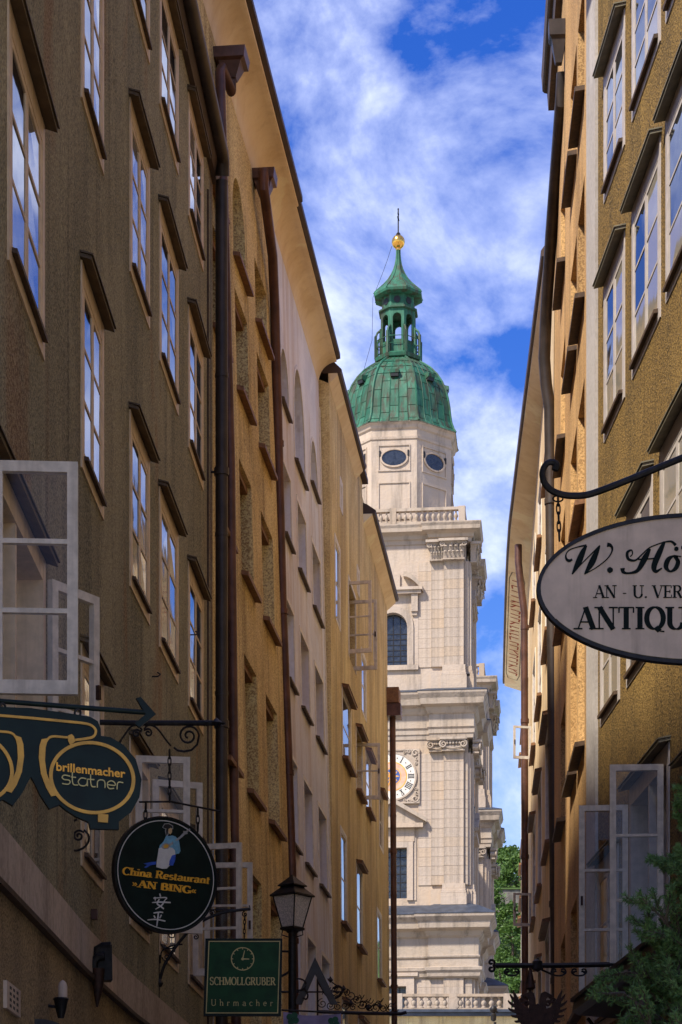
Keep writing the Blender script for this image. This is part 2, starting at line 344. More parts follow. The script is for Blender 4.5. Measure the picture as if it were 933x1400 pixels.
# ------------------------------------------------------------------ street fronts
def XY(px, Y): return ((px - CX) / F * Y, Y)
rnd = random.Random(3)
class Front:
    """a house front: plan polyline, upright wall with real openings"""
    def __init__(s, name, label, pts, side, lean=0.0, zl=7.0):
        s.p = [Vector(q) for q in pts]; s.side = side; s.lean = lean; s.zl = zl
        s.S = [0.0]
        for a, b in zip(s.p, s.p[1:]): s.S.append(s.S[-1] + (b - a).length)
        sn = []
        for a, b in zip(s.p, s.p[1:]):
            d = (b - a).normalized(); sn.append(Vector((d.y, -d.x)) * side)
        s.n = [sn[0]] + [(sn[i] + sn[i + 1]).normalized() for i in range(len(sn) - 1)] + [sn[-1]]
        s.root = thing(name, label, 'building', (s.p[0].x, s.p[0].y, 0)); s.holes = []; s.cuts = []
    def off(s, z): return -s.lean * max(0.0, z - s.zl)
    def s_at(s, px, z=0.0):
        k = (px - CX) / F; o = s.off(z); best = None; n = len(s.p) - 1
        for i in range(n):
            a, b = s.p[i], s.p[i + 1]; dx, dy = b.x - a.x, b.y - a.y
            den = dx - k * dy
            if abs(den) < 1e-9: continue
            t = (k * a.y - a.x - o) / den
            lo = -1e9 if i == 0 else 0.0; hi = 1e9 if i == n - 1 else 1.0
            if lo <= t <= hi and a.y + t * dy > 0.5:
                c = s.S[i] + t * (s.S[i + 1] - s.S[i]); key = (0 if -1e-6 <= t <= 1.000001 else 1, a.y + t * dy)
                if best is None or key < best[0]: best = (key, c)
        return best[1]
    def P(s, u, z, d=0.0):
        i = 0
        while i < len(s.p) - 2 and u > s.S[i + 1]: i += 1
        t = (u - s.S[i]) / (s.S[i + 1] - s.S[i])
        q = s.p[i].lerp(s.p[i + 1], t); tt = min(1, max(0, t)); nn = s.n[i].lerp(s.n[i + 1], tt).normalized()
        return (q.x + nn.x * d + s.off(z), q.y + nn.y * d, z)
    def steps(s, a, b):
        return [a] + [x for x in s.S if a + 1e-3 < x < b - 1e-3] + [b]
    def bar(s, mb, a, b, z0, z1, d0, d1, slope=0.0):
        """box along the wall; slope lowers the outer edge"""
        L = s.steps(a, b)
        rings = []
        for u in L: rings.append([s.P(u, z0, d0), s.P(u, z0 - slope, d1), s.P(u, z1 - slope, d1), s.P(u, z1, d0)])
        mb.rings(rings, True); return mb
    def wall(s, mat, z0, z1, a=None, b=None, name='wall', d=0.0):
        a = 0.0 if a is None else a; b = s.S[-1] if b is None else b
        us = {round(a, 4), round(b, 4)} | {round(x, 4) for x in s.S if a < x < b}; zs = {z0, z1}
        z = z0
        while z < z1: zs.add(round(z, 3)); z += 3.0
        if s.lean and z0 < s.zl < z1: zs.add(s.zl)
        H = [h for h in s.holes if h[0] < b and h[1] > a]
        for h in H: us |= {round(h[0], 4), round(h[1], 4)}; zs |= {round(h[2], 4), round(h[3], 4)}
        us = sorted(us); zs = sorted(zs); mb = MB(); idx = {}
        def vid(i, j):
            if (i, j) not in idx: idx[i, j] = len(mb.v); mb.v.append(s.P(us[i], zs[j], d))
            return idx[i, j]
        for i in range(len(us) - 1):
            for j in range(len(zs) - 1):
                cu, cz = (us[i] + us[i + 1]) / 2, (zs[j] + zs[j + 1]) / 2
                if any(h[0] < cu < h[1] and h[2] < cz < h[3] for h in H): continue
                mb.f.append((vid(i, j), vid(i + 1, j), vid(i + 1, j + 1), vid(i, j + 1)))
        for h0, h1, b0, b1, dep, arch in H:
            pr = s.opening(h0, h1, b0, b1, arch)
            rows = [[s.P(u, z_, d) for u, z_ in pr + pr[:1]], [s.P(u, z_, -dep) for u, z_ in pr + pr[:1]]]
            mb.sheet(rows)
            if arch:
                r = (h1 - h0) / 2; c = (h0 + h1) / 2; top = pr[2:]; m = len(top)
                half = m // 2
                for k in range(m - 1):
                    p, q = top[k], top[k + 1]; cor = (h1, b1) if k < half else (h0, b1)
                    mb.poly([s.P(*p, d), s.P(*q, d), s.P(*cor, d)])
                mb.poly([s.P(*top[half], d), s.P(h0, b1, d), s.P(h1, b1, d)])
        o = part(name, mb, mat, s.root)
        return o
    def opening(s, h0, h1, b0, b1, arch):
        if not arch: return [(h0, b0), (h1, b0), (h1, b1), (h0, b1)]
        r = (h1 - h0) / 2; c = (h0 + h1) / 2; n = 12
        ry = min(r * arch, b1 - b0 - 0.1)
        return [(h0, b0), (h1, b0)] + [(c + r * math.cos(math.pi * k / n), b1 - ry + ry * math.sin(math.pi * k / n)) for k in range(n + 1)]
    def body(s, zt, depth, rmat, wmat, rise=3.5, name='roof'):
        """gable ends, back wall and roof so that the house is a closed volume"""
        a, b = 0.0, s.S[-1]
        for u in (a, b):
            mb = MB(); mb.poly([s.P(u, 0, 0), s.P(u, s.zl, 0), s.P(u, zt, 0), s.P(u, zt + rise, -depth), s.P(u, 0, -depth)])
            part('gable_wall', mb, wmat, s.root)
        mb = MB(); L = s.steps(a, b)
        mb.sheet([[s.P(u, 0, -depth) for u in L], [s.P(u, zt + rise, -depth) for u in L]]); part('back_wall', mb, wmat, s.root)
    def eave(s, prof, mat, name, a=None, b=None, smooth=False):
        a = 0.0 if a is None else a; b = s.S[-1] if b is None else b
        L = s.steps(a, b); fine = []
        for x, y in zip(L, L[1:]):
            n = max(1, int((y - x) / 2.0)); fine += [x + (y - x) * k / n for k in range(n)]
        fine.append(b)
        mb = MB(); mb.rings([[s.P(u, z, d) for d, z in prof] for u in fine], True)
        return part(name, mb, mat, s.root, smooth)
    def pipe(s, u, z0, z1, r, d, mat, clamps=(), name='drainpipe', top=None):
        mb = MB(); path = [s.P(u, z0, d)]
        n = 8
        path += [s.P(u, z0 + (z1 - z0) * k / n, d) for k in range(1, n + 1)]
        if top: path += top
        mb.tube(path, r, 12); o = part(name, mb, mat, s.root, True)
        for zc in clamps:
            c = MB(); p0, p1 = s.P(u, zc, d), s.P(u, zc + 0.09, d); c.tube([p0, p1], r * 1.22, 12); c.tube([s.P(u, zc + .045, -.02), s.P(u, zc + .045, d)], 0.015, 6)
            part('clamp', c, mat, o, True)
        zj = z0 + 0.7
        while zj < z1 - 0.4:
            c = MB(); c.tube([s.P(u, zj, d), s.P(u, zj + 0.05, d)], r * 1.08, 12); part('joint', c, mat, o, True); zj += 1.95
        return o
    def sash(s, win, hu, sgn, w, z0, z1, rows, ang, d, fm, gm, bar=0.05, th=0.035, arms=False):
        """one casement leaf hung on a vertical edge at hu; ang 0 is shut"""
        ca, sa = math.cos(R(ang)), math.sin(R(ang))
        def fn(a, z, t): return s.P(hu + sgn * (a * ca + t * sa), z, d + a * sa - t * ca)
        mb = MB()
        mb.box(0, bar, z0, z1, 0, th, fn); mb.box(w - bar, w, z0, z1, 0, th, fn)
        mb.box(bar, w - bar, z0, z0 + bar * 1.3, 0, th, fn); mb.box(bar, w - bar, z1 - bar, z1, 0, th, fn)
        h = (z1 - z0 - bar * 2.3) / rows
        for k in range(1, rows):
            zz = z0 + bar * 1.3 + h * k
            mb.box(bar, w - bar, zz - 0.014, zz + 0.014, 0.0005, th - 0.004, fn)
        o = part('sash', mb, fm, win)
        c0 = rnd.random(); cur = [c0 < .28 or (c0 < .5 and k == 0) for k in range(rows)]
        for k in range(rows):
            g = MB(); za = z0 + bar * 1.3 + h * k + (0.014 if k else 0); zb = z0 + bar * 1.3 + h * (k + 1) - (0.014 if k < rows - 1 else 0)
            if ang: g.poly([fn(a_, z_, 0.006) for a_, z_ in ((bar - .004, za - .003), (w - bar + .004, za - .003), (w - bar + .004, zb + .003), (bar - .004, zb + .003))])
            else:
                j4 = [rnd.uniform(-.0022, .0022) for _ in range(4)]; q4 = ((bar - .004, za - .003), (w - bar + .004, za - .003), (w - bar + .004, zb + .003), (bar - .004, zb + .003))
                g.hexa([fn(a_, z_, 0.0075 + e_) for (a_, z_), e_ in zip(q4, j4)] + [fn(a_, z_, 0.014 + e_) for (a_, z_), e_ in zip(q4, j4)])
            part('pane', g, (M['glass_curtain'] if (gm is M['glass'] and cur[k]) else gm), win)
        if ang:
            hb = MB(); hb.box(w - bar * .7, w - bar * .3, (z0 + z1) / 2 - .05, (z0 + z1) / 2 + .05, th, th + .03, fn); part('handle', hb, M['rust_iron'], win)
        return o
    def window(s, u0, u1, z0, z1, kind, fm, rows=3, hood=None, sill=None, gm=None, casing=0.11, head=0.16, dep=0.1, arch=0, openings=(0, 0), lintel=None, edge=None, single=False, hmat=None, smat=None, leaf=None):
        gm = gm or M['glass']
        s.holes.append((u0, u1, z0, z1, dep, arch))
        w = MB()
        if kind == 'box':
            s.bar(w, u0 - .004, u0 + casing, z0 - .004, z1, -dep + .02, 0.014); s.bar(w, u1 - casing, u1 + .004, z0 - .004, z1, -dep + .02, 0.014)
            s.bar(w, u0 + casing, u1 - casing, z0 - .004, z0 + casing * .9, -dep + .02, 0.012); s.bar(w, u0 + casing, u1 - casing, z1 - head, z1, -dep + .02, 0.012)
            s.bar(w, u0, u1, z0 + .02, z1 - .02, -dep - .01, -dep + .015)
            cm_ = (u0 + u1) / 2; s.bar(w, cm_ - .03, cm_ + .03, z0 + casing * .9, z1 - head, -dep + .02, 0.004)
            i0, i1, j0, j1 = u0 + casing, u1 - casing, z0 + casing * .9, z1 - head; dd = 0.008
        else:
            c = 0.05
            if arch:
                pr = s.opening(u0 + .003, u1 - .003, z0, z1 - .003, arch); cx_ = (u0 + u1) / 2; cz_ = (z0 + z1) / 2
                w.poly([s.P(u, z, -dep + .02) for u, z in pr])
                for q in (0.34, 0.66): s.bar(w, u0, u1, z0 + (z1 - z0) * q, z0 + (z1 - z0) * q + .03, -dep + .02, -dep + .05)
                s.bar(w, cx_ - .03, cx_ + .03, z0, z1 - .1, -dep + .02, -dep + .055)
                i0 = None
            else:
                s.bar(w, u0, u0 + c, z0, z1, -dep, -dep + .06); s.bar(w, u1 - c, u1, z0, z1, -dep, -dep + .06)
                s.bar(w, u0 + c, u1 - c, z0, z0 + c, -dep, -dep + .058); s.bar(w, u0 + c, u1 - c, z1 - c, z1, -dep, -dep + .058)
                s.bar(w, u0, u1, z0, z1, -dep - .03, -dep - .005)
                i0, i1, j0, j1 = u0 + c, u1 - c, z0 + c, z1 - c; dd = -dep + .04
        win = part('window', w, fm, s.root)
        if i0 is not None:
            if single:
                s.sash(win, i0, 1, i1 - i0, j0, j1, rows, 0, dd, fm, gm, 0.04)
            else:
                hw = leaf or (i1 - i0) / 2 - .004
                for hu, sg, an in ((i0, 1, openings[0]), (i1, -1, openings[1])):
                    s.sash(win, hu, sg, hw, j0, j1, rows, an, dd + (0.035 if an else 0), M['old_white'] if an else fm, M['clear'] if an else gm, *((.062, .045) if an else ()))
            if any(openings):
                r = MB(); s.bar(r, i0, i1, j0, j1, -dep - .004, -dep + .018); part('room', r, M['room'], win)
                for k, an in enumerate(openings):
                    if an:
                        cu = MB(); a = i0 if k == 0 else i1 - .16; s.bar(cu, a, a + .16, j0 + .02, j1 - .02, -dep + .02, -dep + .03); part('curtain', cu, M['curtain'], win)
        elif arch:
            pr = s.opening(u0 + .06, u1 - .06, z0 + .05, z1 - .06, arch); g = MB(); g.poly([s.P(u, z, -dep + .024) for u, z in pr]); part('pane', g, gm, win)
        if edge:
            e = MB(); pr = s.opening(u0 - edge, u1 + edge, z0 - .0, z1 + edge, arch); pi = s.opening(u0 + .001, u1 - .001, z0 - .0, z1 - .001, arch)
            A_ = pr[1:] + pr[:1]; B_ = pi[1:] + pi[:1]
            e.sheet([[s.P(u, z, 0.0) for u, z in A_], [s.P(u, z, 0.014) for u, z in A_], [s.P(u, z, 0.014) for u, z in B_], [s.P(u, z, -.01) for u, z in B_]])
            part('surround', e, M['white_frame'], win)
        if hood:
            ex, dp, th = hood; hb = MB(); s.bar(hb, u0 - ex, u1 + ex, z1 + .012, z1 + .012 + th, -.01, dp, 0.035); s.bar(hb, u0 - ex - .012, u1 + ex + .012, z1 + .014 + th, z1 + .028 + th, -.01, dp + .014, 0.035); part('hood', hb, hmat or M['hood'], win)
        if sill:
            ex, dp, th = sill; sb = MB()
            zz = (z0 + casing * .9 + .012) if kind == 'box' else z0 - th * .3
            a_, b_ = (u0 + casing - .02, u1 - casing + .02) if kind == 'box' else (u0 - ex, u1 + ex)
            s.bar(sb, a_, b_, zz - .002, zz + th, -dep + .03 if kind == 'box' else -.05, dp, 0.03); part('sill', sb, smat or M['dark_wood'], win)
        if lintel:
            lb = MB()
            for k in range(2): s.bar(lb, u0, u1, z1 - .10 - .0 * k, z1 - .004, -.06 - .15 * k, -.16 - .15 * k)
            part('lintel', lb, M['brown_wood'], win)
        return win
# ---- A: olive roughcast house on the left, nearest
A = Front('town_house', 'dark olive roughcast house at far left with tan casement windows', [(-2.12, 9.62), (-2.11, 10.5), XY(0, 12.9), XY(110, 16.6), XY(178, 19.6), XY(291, 26.2)], 1)
A_cols = [(10, 59), (110.5, 140.5), (177, 203.5), (217.5, 242.8), (257, 277)]
A_rows = [(4.68, 6.42), (7.8, 9.42), (10.7, 12.3), (13.3, 14.68)]
for ci, (pa, pb) in enumerate(A_cols):
    for ri, (z0, z1) in enumerate(A_rows):
        ua, ub = A.s_at(pa), A.s_at(pb)
        op = (0, 0); sw = None
        if ri == 0 and ci == 0: op = (86, 147); ua, ub = A.s_at(-26), A.s_at(60); z0, z1 = 4.8, 6.42; sw = .5
        if ri == 0 and ci == 2: op = (80, 112)
        if ri == 0 and ci == 4: op = (100, 90)
        A.window(ua, ub, z0, z1, 'box', M['tan_frame'], 3, (0.05, 0.095, 0.03), (0, 0.05, 0.03), dep=0.11 if op == (0, 0) else 0.3, openings=op, leaf=sw)
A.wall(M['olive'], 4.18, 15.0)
lo = MB(); L = A.steps(0, A.S[-1]); lo.sheet([[A.P(u, 0, 0.012) for u in L], [A.P(u, 3.86, 0.012) for u in L]]); part('plinth_wall', lo, M['dark_plinth'], A.root)
bd = MB()
A.bar(bd, 0, A.S[-1], 3.85, 4.2, -.02, 0.045); part('stone_band', bd, M['band'], A.root)
bd = MB(); A.bar(bd, 0, A.S[-1], 3.825, 3.862, -.02, 0.062); part('band_moulding', bd, M['dark_wood'], A.root)
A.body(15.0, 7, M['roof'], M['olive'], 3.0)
A.eave([(-.02, 14.86), (.06, 14.86), (.10, 14.98), (.10, 15.06), (-7, 18.1), (-7, 17.9), (-.02, 14.98)], M['roof'], 'roof')
zt = 15.06; g = MB(); ue = A.S[-1]
gp = [A.P(u, zt, .15) for u in A.steps(.1, ue - .42)] + [A.P(ue - .28, zt - .05, .15), A.P(ue - .2, zt - .2, .14)]
pipe_u = ue - 0.17
A.pipe(pipe_u, 0, zt - .32, 0.076, 0.13, M['dark_pipe'], (4.9, 8.1, 11.2), top=[A.P(ue - .18, zt - .25, .135)])
g.tube(gp, 0.088, 12); part('gutter', g, M['dark_pipe'], A.root, True)
cd = MB(); cd.tube([A.P(pipe_u - .42, z, .012) for z in (4.3, 7, 10, 13, 14.5)], 0.014, 5); part('cable', cd, M['dark_wood'], A.root)
for px, py in ((261, 868), (208, 925)):
    u = A.s_at(px); h = MB(); q = Vector(A.P(u, 0, 0)); z = EYE + (HY - py) / F * q.y
    h.tube([A.P(u, z, -.01), A.P(u, z, .06), A.P(u + .03, z + .03, .08), A.P(u + .03, z + .05, .05)], 0.008, 5); part('wall_hook', h, M['iron'], A.root)

# ---- B: rough yellow stone house
K = 12838.0
def YB(px): return K / (780 - px)
B = Front('town_house', 'tall rough yellow stone house with deep window recesses and brown sills', [XY(293, YB(293)), XY(345, YB(345)), XY(398.5, YB(398.5))], 1, 0.026, 7.0)
B_cols = [((310, 326), 0), ((341.5, 358), 1), ((370.5, 386), 0)]
B_rows = [(4.6, 6.95), (8.05, 9.95), (11.05, 12.65), (13.6, 15.0)]
for (pa, pb), ar in B_cols:
    for z0, z1 in B_rows:
        B.window(B.s_at(pa), B.s_at(pb), z0, z1, 'recess', M['brown_wood'], 3, None, (0.06, 0.10, 0.06), dep=0.34, lintel=True, smat=M['brown_wood'])
    B.window(B.s_at(pa), B.s_at(pb), 15.45, 16.75 if ar else 16.4, 'recess', M['brown_wood'], 3, None, (0.06, 0.10, 0.05), dep=0.34, arch=1.3 if ar else 0, smat=M['brown_wood'])
B.wall(M['stone_yellow'], 0, 18.4)
def cove(zt, h, ov, n=8):
    p = [(-.05, zt - h - .05), (0.0, zt - h)]
    for k in range(1, n + 1):
        a = math.pi / 2 * k / n; p.append((ov * (1 - math.cos(a)), zt - h + h * math.sin(a) * 0.93))
    return p + [(ov + .01, zt - h * .05), (ov + .01, zt), (-.05, zt + .1)]
B.eave(cove(18.3, 0.6, 0.40), M['soffit'], 'cove_cornice', smooth=50)
B.eave([(-.1, 18.42), (.42, 18.31), (.48, 18.33), (.48, 18.42), (.2, 18.62), (-7, 22), (-7, 21.7)], M['roof'], 'roof')
B.body(18.4, 7, M['roof'], M['white_plaster'], 3.2)
ub = B.S[-1]
def hopper(fr, u, z, d, mat, parent, w=.2, h=.34):
    mb = MB(); q = Vector(fr.P(u, z, d)); a = Vector(fr.P(u + 1, z, d)) - q; a.normalize(); b = Vector((a.y, -a.x, 0)) * fr.side; zz = Vector((0, 0, 1))
    r = []
    for zz_, k in ((0, .35), (h * .55, .75), (h * .62, 1.0), (h, 1.08)):
        r.append([tuple(q + a * (x * w * k) + b * (y * w * k) + zz * zz_) for x, y in ((-1, -1), (1, -1), (1, 1), (-1, 1))])
    mb.rings(r, True); return part('rain_hopper', mb, mat, parent)
uh = B.s_at(300, 17)
hopper(B, B.s_at(296, 17.2), 17.2, .2, M['copper_pipe'], B.root)
mb = MB(); u1_ = B.s_at(296, 17.2); u0_ = B.s_at(290, 17)
mb.tube([B.P(u1_, 17.25, .2), B.P(u1_, 17.05, .2), B.P(u0_ + .05, 17.2, .12), B.P(u0_, 17.1, .11), B.P(u0_, 16.5, .11), B.P(u0_, 12, .11), B.P(u0_, 0, .11)], 0.066, 12); part('drainpipe', mb, M['copper_pipe'], B.root, True)
# ---- C: white house
C = Front('town_house', 'white plaster house with coved eaves and round-headed upper windows', [XY(398.7, YB(398.7)), XY(428, YB(428)), XY(455, YB(455))], 1, 0.024, 7.0)
C_cols = [(401, 411.5), (420, 431.5), (439.5, 450.5)]
for k, (pa, pb) in enumerate(C_cols):
    ua, ub_ = C.s_at(pa), C.s_at(pb)
    for z0, z1 in ((5.5, 7.0), (8.25, 9.65), (10.88, 12.15), (13.2, 14.35)):
        C.window(ua, ub_, z0, z1, 'reveal', M['white_frame'], 3, None, (0.03, 0.07, 0.035), dep=0.26, edge=0.07, smat=M['hood'])
    if k == 0: C.window(ua, ub_, 15.35, 16.3, 'reveal', M['white_frame'], 2, None, (0.03, 0.07, 0.035), dep=0.24, edge=0.06, arch=1.2, smat=M['hood'])
    if k == 1: C.window(ua - .12, ub_ + .1, 15.0, 16.75, 'reveal', M['white_frame'], 2, None, (0.03, 0.07, 0.035), dep=0.24, edge=0.06, arch=1.5, smat=M['hood'])
    if k == 2: C.window(ua + .1, ub_ - .1, 15.45, 16.35, 'reveal', M['white_frame'], 2, None, (0.03, 0.07, 0.035), dep=0.24, edge=0.06, arch=1.5, smat=M['hood'])
C.wall(M['white_plaster'], 0, 18.35)
C.eave(cove(18.3, 0.42, 0.34), M['soffit'], 'cove_cornice', smooth=50)
C.eave([(-.1, 18.42), (.36, 18.31), (.42, 18.33), (.42, 18.42), (.2, 18.62), (-7, 22), (-7, 21.7)], M['roof'], 'roof')
C.body(18.35, 7, M['roof'], M['white_plaster'], 3.2)
uc = C.s_at(396.5, 7)
hopper(C, C.s_at(350, 17.3), 17.35, .12, M['copper_pipe'], C.root, .17, .36)
mb = MB(); mb.tube([tuple(W(*q)) for q in ((361, 232, 31.3), (361, 258, 31.3), (366, 296, 31.7), (373, 350, 32.4), (376, 420, 32.9), (381, 620, 33.2), (386, 825, 33.4), (393, 1010, 33.5), (399, 1190, 33.6), (403, 1400, 33.6), (404, 1850, 33.6))], 0.075, 12); o = part('drainpipe', mb, M['copper_pipe'], C.root, True)
for z in (6.2, 9.1, 12.3, 14.6):
    c = MB(); q = W(*{6.2: (401, 1290, 33.6), 9.1: (394.5, 1060, 33.53), 12.3: (386.5, 840, 33.4), 14.6: (380.5, 610, 33.2)}[z]); c.tube([tuple(q), (q.x, q.y, q.z + .08)], .092, 12); part('clamp', c, M['copper_pipe'], o, True)
ed = MB(); C.bar(ed, C.S[-1] - .13, C.S[-1] + .02, 0.0, 7.0, 0, .02); C.bar(ed, C.S[-1] - .13, C.S[-1] + .02, 7.0, 17.4, 0, .02); part('corner_strip', ed, M['white_frame'], C.root)
# ---- D: yellow house at the end of the row
D = Front('town_house', 'warm yellow plaster house at the end of the left row', [XY(455.3, YB(455.3)), XY(495, YB(495)), XY(533, YB(533))], 1, 0.006, 7.0)
def Dw(pa, pb, z0, z1, kind='flush', hd=True, sl=True, op=(0, 0), rows=2):
    D.window(D.s_at(pa, z0), D.s_at(pb, z0), z0, z1, kind, M['white_frame'], rows, (0.06, 0.13, 0.05) if hd else None, (0.04, 0.12, 0.06) if sl else None, dep=0.05 if op == (0, 0) else .25, hmat=M['brown_wood'], smat=M['brown_wood'], single=(op == (0, 0)), openings=op, edge=0.06)
Dw(468.5, 480, 11.4, 12.75); Dw(487.5, 495.5, 11.35, 12.65, op=(0, 95)); Dw(500.5, 507.5, 11.4, 12.65)
Dw(466.5, 474, 8.1, 9.9, hd=False); Dw(488, 495.5, 8.1, 9.8); Dw(458.5, 465, 13.75, 15.3, hd=False, sl=False); Dw(477, 486.5, 13.75, 15.3, hd=False, sl=False, op=(95, 85)); Dw(494.5, 500.5, 13.3, 14.6, hd=False, sl=False)
Dw(519, 524, 11.2, 12.5, hd=True, sl=False); Dw(516, 522, 8.0, 9.6, hd=False); Dw(468, 475, 4.9, 6.6); Dw(490, 497, 4.9, 6.6); Dw(465.2, 468, 16.2, 16.75, hd=False, sl=False); Dw(488.5, 491, 15.6, 16.1, hd=False, sl=False); Dw(511, 514, 15.2, 15.8, hd=False, sl=False)
D.wall(M['yellow'], 0, 18.05)
um = D.s_at(500)
def flat_eave(fr, zt, ov, a, b, tag_='eave'):
    fr.eave([(-.02, zt - .22), (ov, zt - .03), (ov, zt), (-.02, zt)], M['soffit'], tag_, a, b)
    fr.eave([(-.1, zt + .004), (ov + .06, zt + .004), (ov + .08, zt + .07), (.1, zt + .2), (-7, zt + 3.4), (-7, zt + 3.1)], M['roof'], 'roof', a, b)
flat_eave(D, 18.1, 0.15, 0.02, D.s_at(491)); flat_eave(D, 17.72, 0.2, um + .1, D.S[-1] + .15)
D.body(17.9, 7, M['roof'], M['yellow'], 3.2)
a, b = D.s_at(484), D.s_at(501)
part('dormer', MB().box(a, b, 17.8, 18.42, -1.0, -.02, lambda u, z, d: D.P(u, z, d)), M['yellow'], D.root)
part('dormer_roof', MB().box(a - .1, b + .12, 18.425, 18.52, -1.1, .1, lambda u, z, d: D.P(u, z, d)), M['roof'], D.root)
ue = D.S[-1]
D.pipe(ue - .02, 0, 14.85, 0.075, .12, M['copper_pipe'], (4.5, 8.2, 11.5)); 
def Dp(u, z, d): return D.P(u, z, d)
part('rain_hopper', MB().box(ue - .3, ue + .22, 14.82, 15.12, -.02, .34, Dp), M['copper_pipe'], D.root); part('rain_hopper', MB().box(ue - .34, ue + .26, 15.13, 15.5, -.02, .30, Dp), M['brown_wood'], D.root)

# ---- right side: R1 ochre roughcast
E1 = Front('town_house', 'golden ochre roughcast house at right with grey window frames', [(3.82, 8), (3.78, 12), XY(933, 20.76), XY(806, 26.3)], -1)
def E1w(pa, pb, z0, z1, op=(0, 0), lf=None):
    a, b = E1.s_at(pa), E1.s_at(pb); E1.window(min(a, b), max(a, b), z0, z1, 'box', M['grey_frame'], 3, (0.05, 0.125, 0.03), (0, 0.06, 0.04), dep=0.12 if op == (0, 0) else .3, openings=op, hmat=M['hood_grey'], casing=.1, head=.2, leaf=lf)
for pa, pb in ((827, 855), (865.5, 904), (912, 962), (990, 1062)):
    E1w(pa, pb, 14.12, 15.65); E1w(pa, pb, 11.28, 13.15)
for pa, pb in ((822, 848), (858, 893), (904, 952), (985, 1055)): E1w(pa, pb, 7.97, 9.9)
E1w(818, 846, 4.35, 6.35, (0, 0)); E1w(862, 916, 4.4, 6.8, (84, 98), .54); E1w(935, 990, 4.35, 6.4)
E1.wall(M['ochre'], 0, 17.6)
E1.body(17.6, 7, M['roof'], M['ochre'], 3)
E1.eave([(-.02, 17.5), (.4, 17.5), (.45, 17.62), (.1, 17.75), (-7, 20.7), (-7, 20.4)], M['roof'], 'roof')
st = MB(); ua = E1.s_at(818); E1.bar(st, ua, E1.S[-1] + .02, 0, 17.45, -.02, .035); part('corner_pilaster', st, M['strip'], E1.root)
# ---- R2 orange stone
KR = 4145.0
def YR(px): return KR / (px - 643)
E2 = Front('town_house', 'orange stone house on the right with deep recesses and dark gutter', [XY(805.5, YR(805.5) + .9), XY(780, YR(780)), XY(758, YR(758))], -1)
for pa, pb in ((799.5, 790.5), (788.8, 780.5), (773, 767)):
    for z0, z1 in ((4.8, 6.5), (8.2, 10.0), (11.3, 12.9), (13.95, 15.5), (16.6, 18.1)):
        a, b = E2.s_at(pa, z0), E2.s_at(pb, z0)
        E2.window(min(a, b), max(a, b), z0, z1, 'recess', M['brown_wood'], 3, None, (0.05, 0.13, 0.06), dep=0.3, smat=M['dark_wood'] if z0 > 13 or z0 < 9 else M['brown_wood'])
E2.wall(M['orange'], 0, 21.6)
E2.body(21.6, 7, M['roof'], M['orange'], 3)
E2.eave([(-.02, 21.35), (.17, 21.4), (.2, 21.43), (.22, 21.7), (.1, 21.85), (-7, 24.6), (-7, 24.3)], M['dark_wood'], 'roof')
E2.eave([(.0, 21.1), (.1, 21.1), (.12, 21.36), (.0, 21.36)], M['dark_wood'], 'eave_board')
u2 = E2.S[-1]
hopper(E2, E2.s_at(773, 20), 19.55, .1, M['dark_pipe'], E2.root, .14, .6)
mb = MB(); mb.tube([tuple(W(*q)) for q in ((770, 100, 32.2), (768, 140, 32.3), (762, 215, 33.6), (754, 320, 34.8), (747, 425, 35.8), (744.5, 490, 36.0), (747, 525, 36.05), (752, 560, 36.1), (754, 700, 36.1), (757, 1000, 36.1), (761, 1310, 36.1), (763, 1400, 36.1), (764, 1845, 36.1))], .1, 12)
o = part('drainpipe', mb, M['dark_pipe'], E2.root, True)
for z in (5.0, 8.4, 11.0, 15.5):
    c = MB(); q = W(*{5.0: (762, 1345, 36.1), 8.4: (760, 1240, 36.1), 11.0: (758, 1020, 36.1), 15.5: (754, 690, 36.1)}[z]); c.tube([tuple(q), (q.x, q.y, q.z + .1)], .118, 12); part('clamp', c, M['dark_pipe'], o, True)
# ---- R3 cream house with wide soffit
E3 = Front('town_house', 'cream house on the right with wide soffit carrying a red inscription', [XY(757.8, YR(757.8)), XY(735, YR(735)), XY(720, 54.5), XY(712.5, 63), (10.5, 72)], -1)
def E3w(pa, pb, z0, z1, op=(0, 0), hd=True):
    a, b = E3.s_at(pa, z0), E3.s_at(pb, z0)
    E3.window(min(a, b), max(a, b), z0, z1, 'flush', M['grey_frame'], 3, (0.06, 0.13, 0.05) if hd else None, (0.04, 0.10, 0.06), dep=0.06 if op == (0, 0) else .25, openings=op, hmat=M['brown_wood'], smat=M['brown_wood'], single=op == (0, 0), edge=0.05)
for z0, z1, hd in ((5.7, 7.6, True), (9.05, 11.3, True), (12.85, 14.9, False), (16.0, 17.4, False)):
    for k, (pa, pb) in enumerate(((752.5, 746.5), (741, 736.5), (732.5, 729.2), (722.5, 720), (717.5, 715.5), (714.5, 713.2))):
        E3w(pa, pb, z0, z1, (0, 0), hd)
        if k == 2 and 8 < z0 < 13:
            wn_ = E3.root.children[-1] if False else [c for c in E3.root.children if c.name.startswith('window')][-1]; h_ = max(E3.s_at(pa), E3.s_at(pb)); E3.sash(wn_, h_, -1, .42, z0 + .1, z0 + .85, 1, 75, .05, M['old_white'], M['clear'])
E3.wall(M['cream_wall'], 0, 18.65)
E3.body(18.65, 7, M['roof'], M['cream_wall'], 3)
ue3 = E3.S[3] - .05
def e3ov(u): return .16 + .34 * min(1, max(0, u / 14.0))
Le = [.05 + (ue3 - .05) * k / 14 for k in range(15)]
mb = MB(); mb.rings([[E3.P(u, z, d) for d, z in ((-.02, 18.42), (e3ov(u), 18.62), (e3ov(u), 18.68), (-.02, 18.68))] for u in Le], True); part('eave', mb, M['soffit'], E3.root)
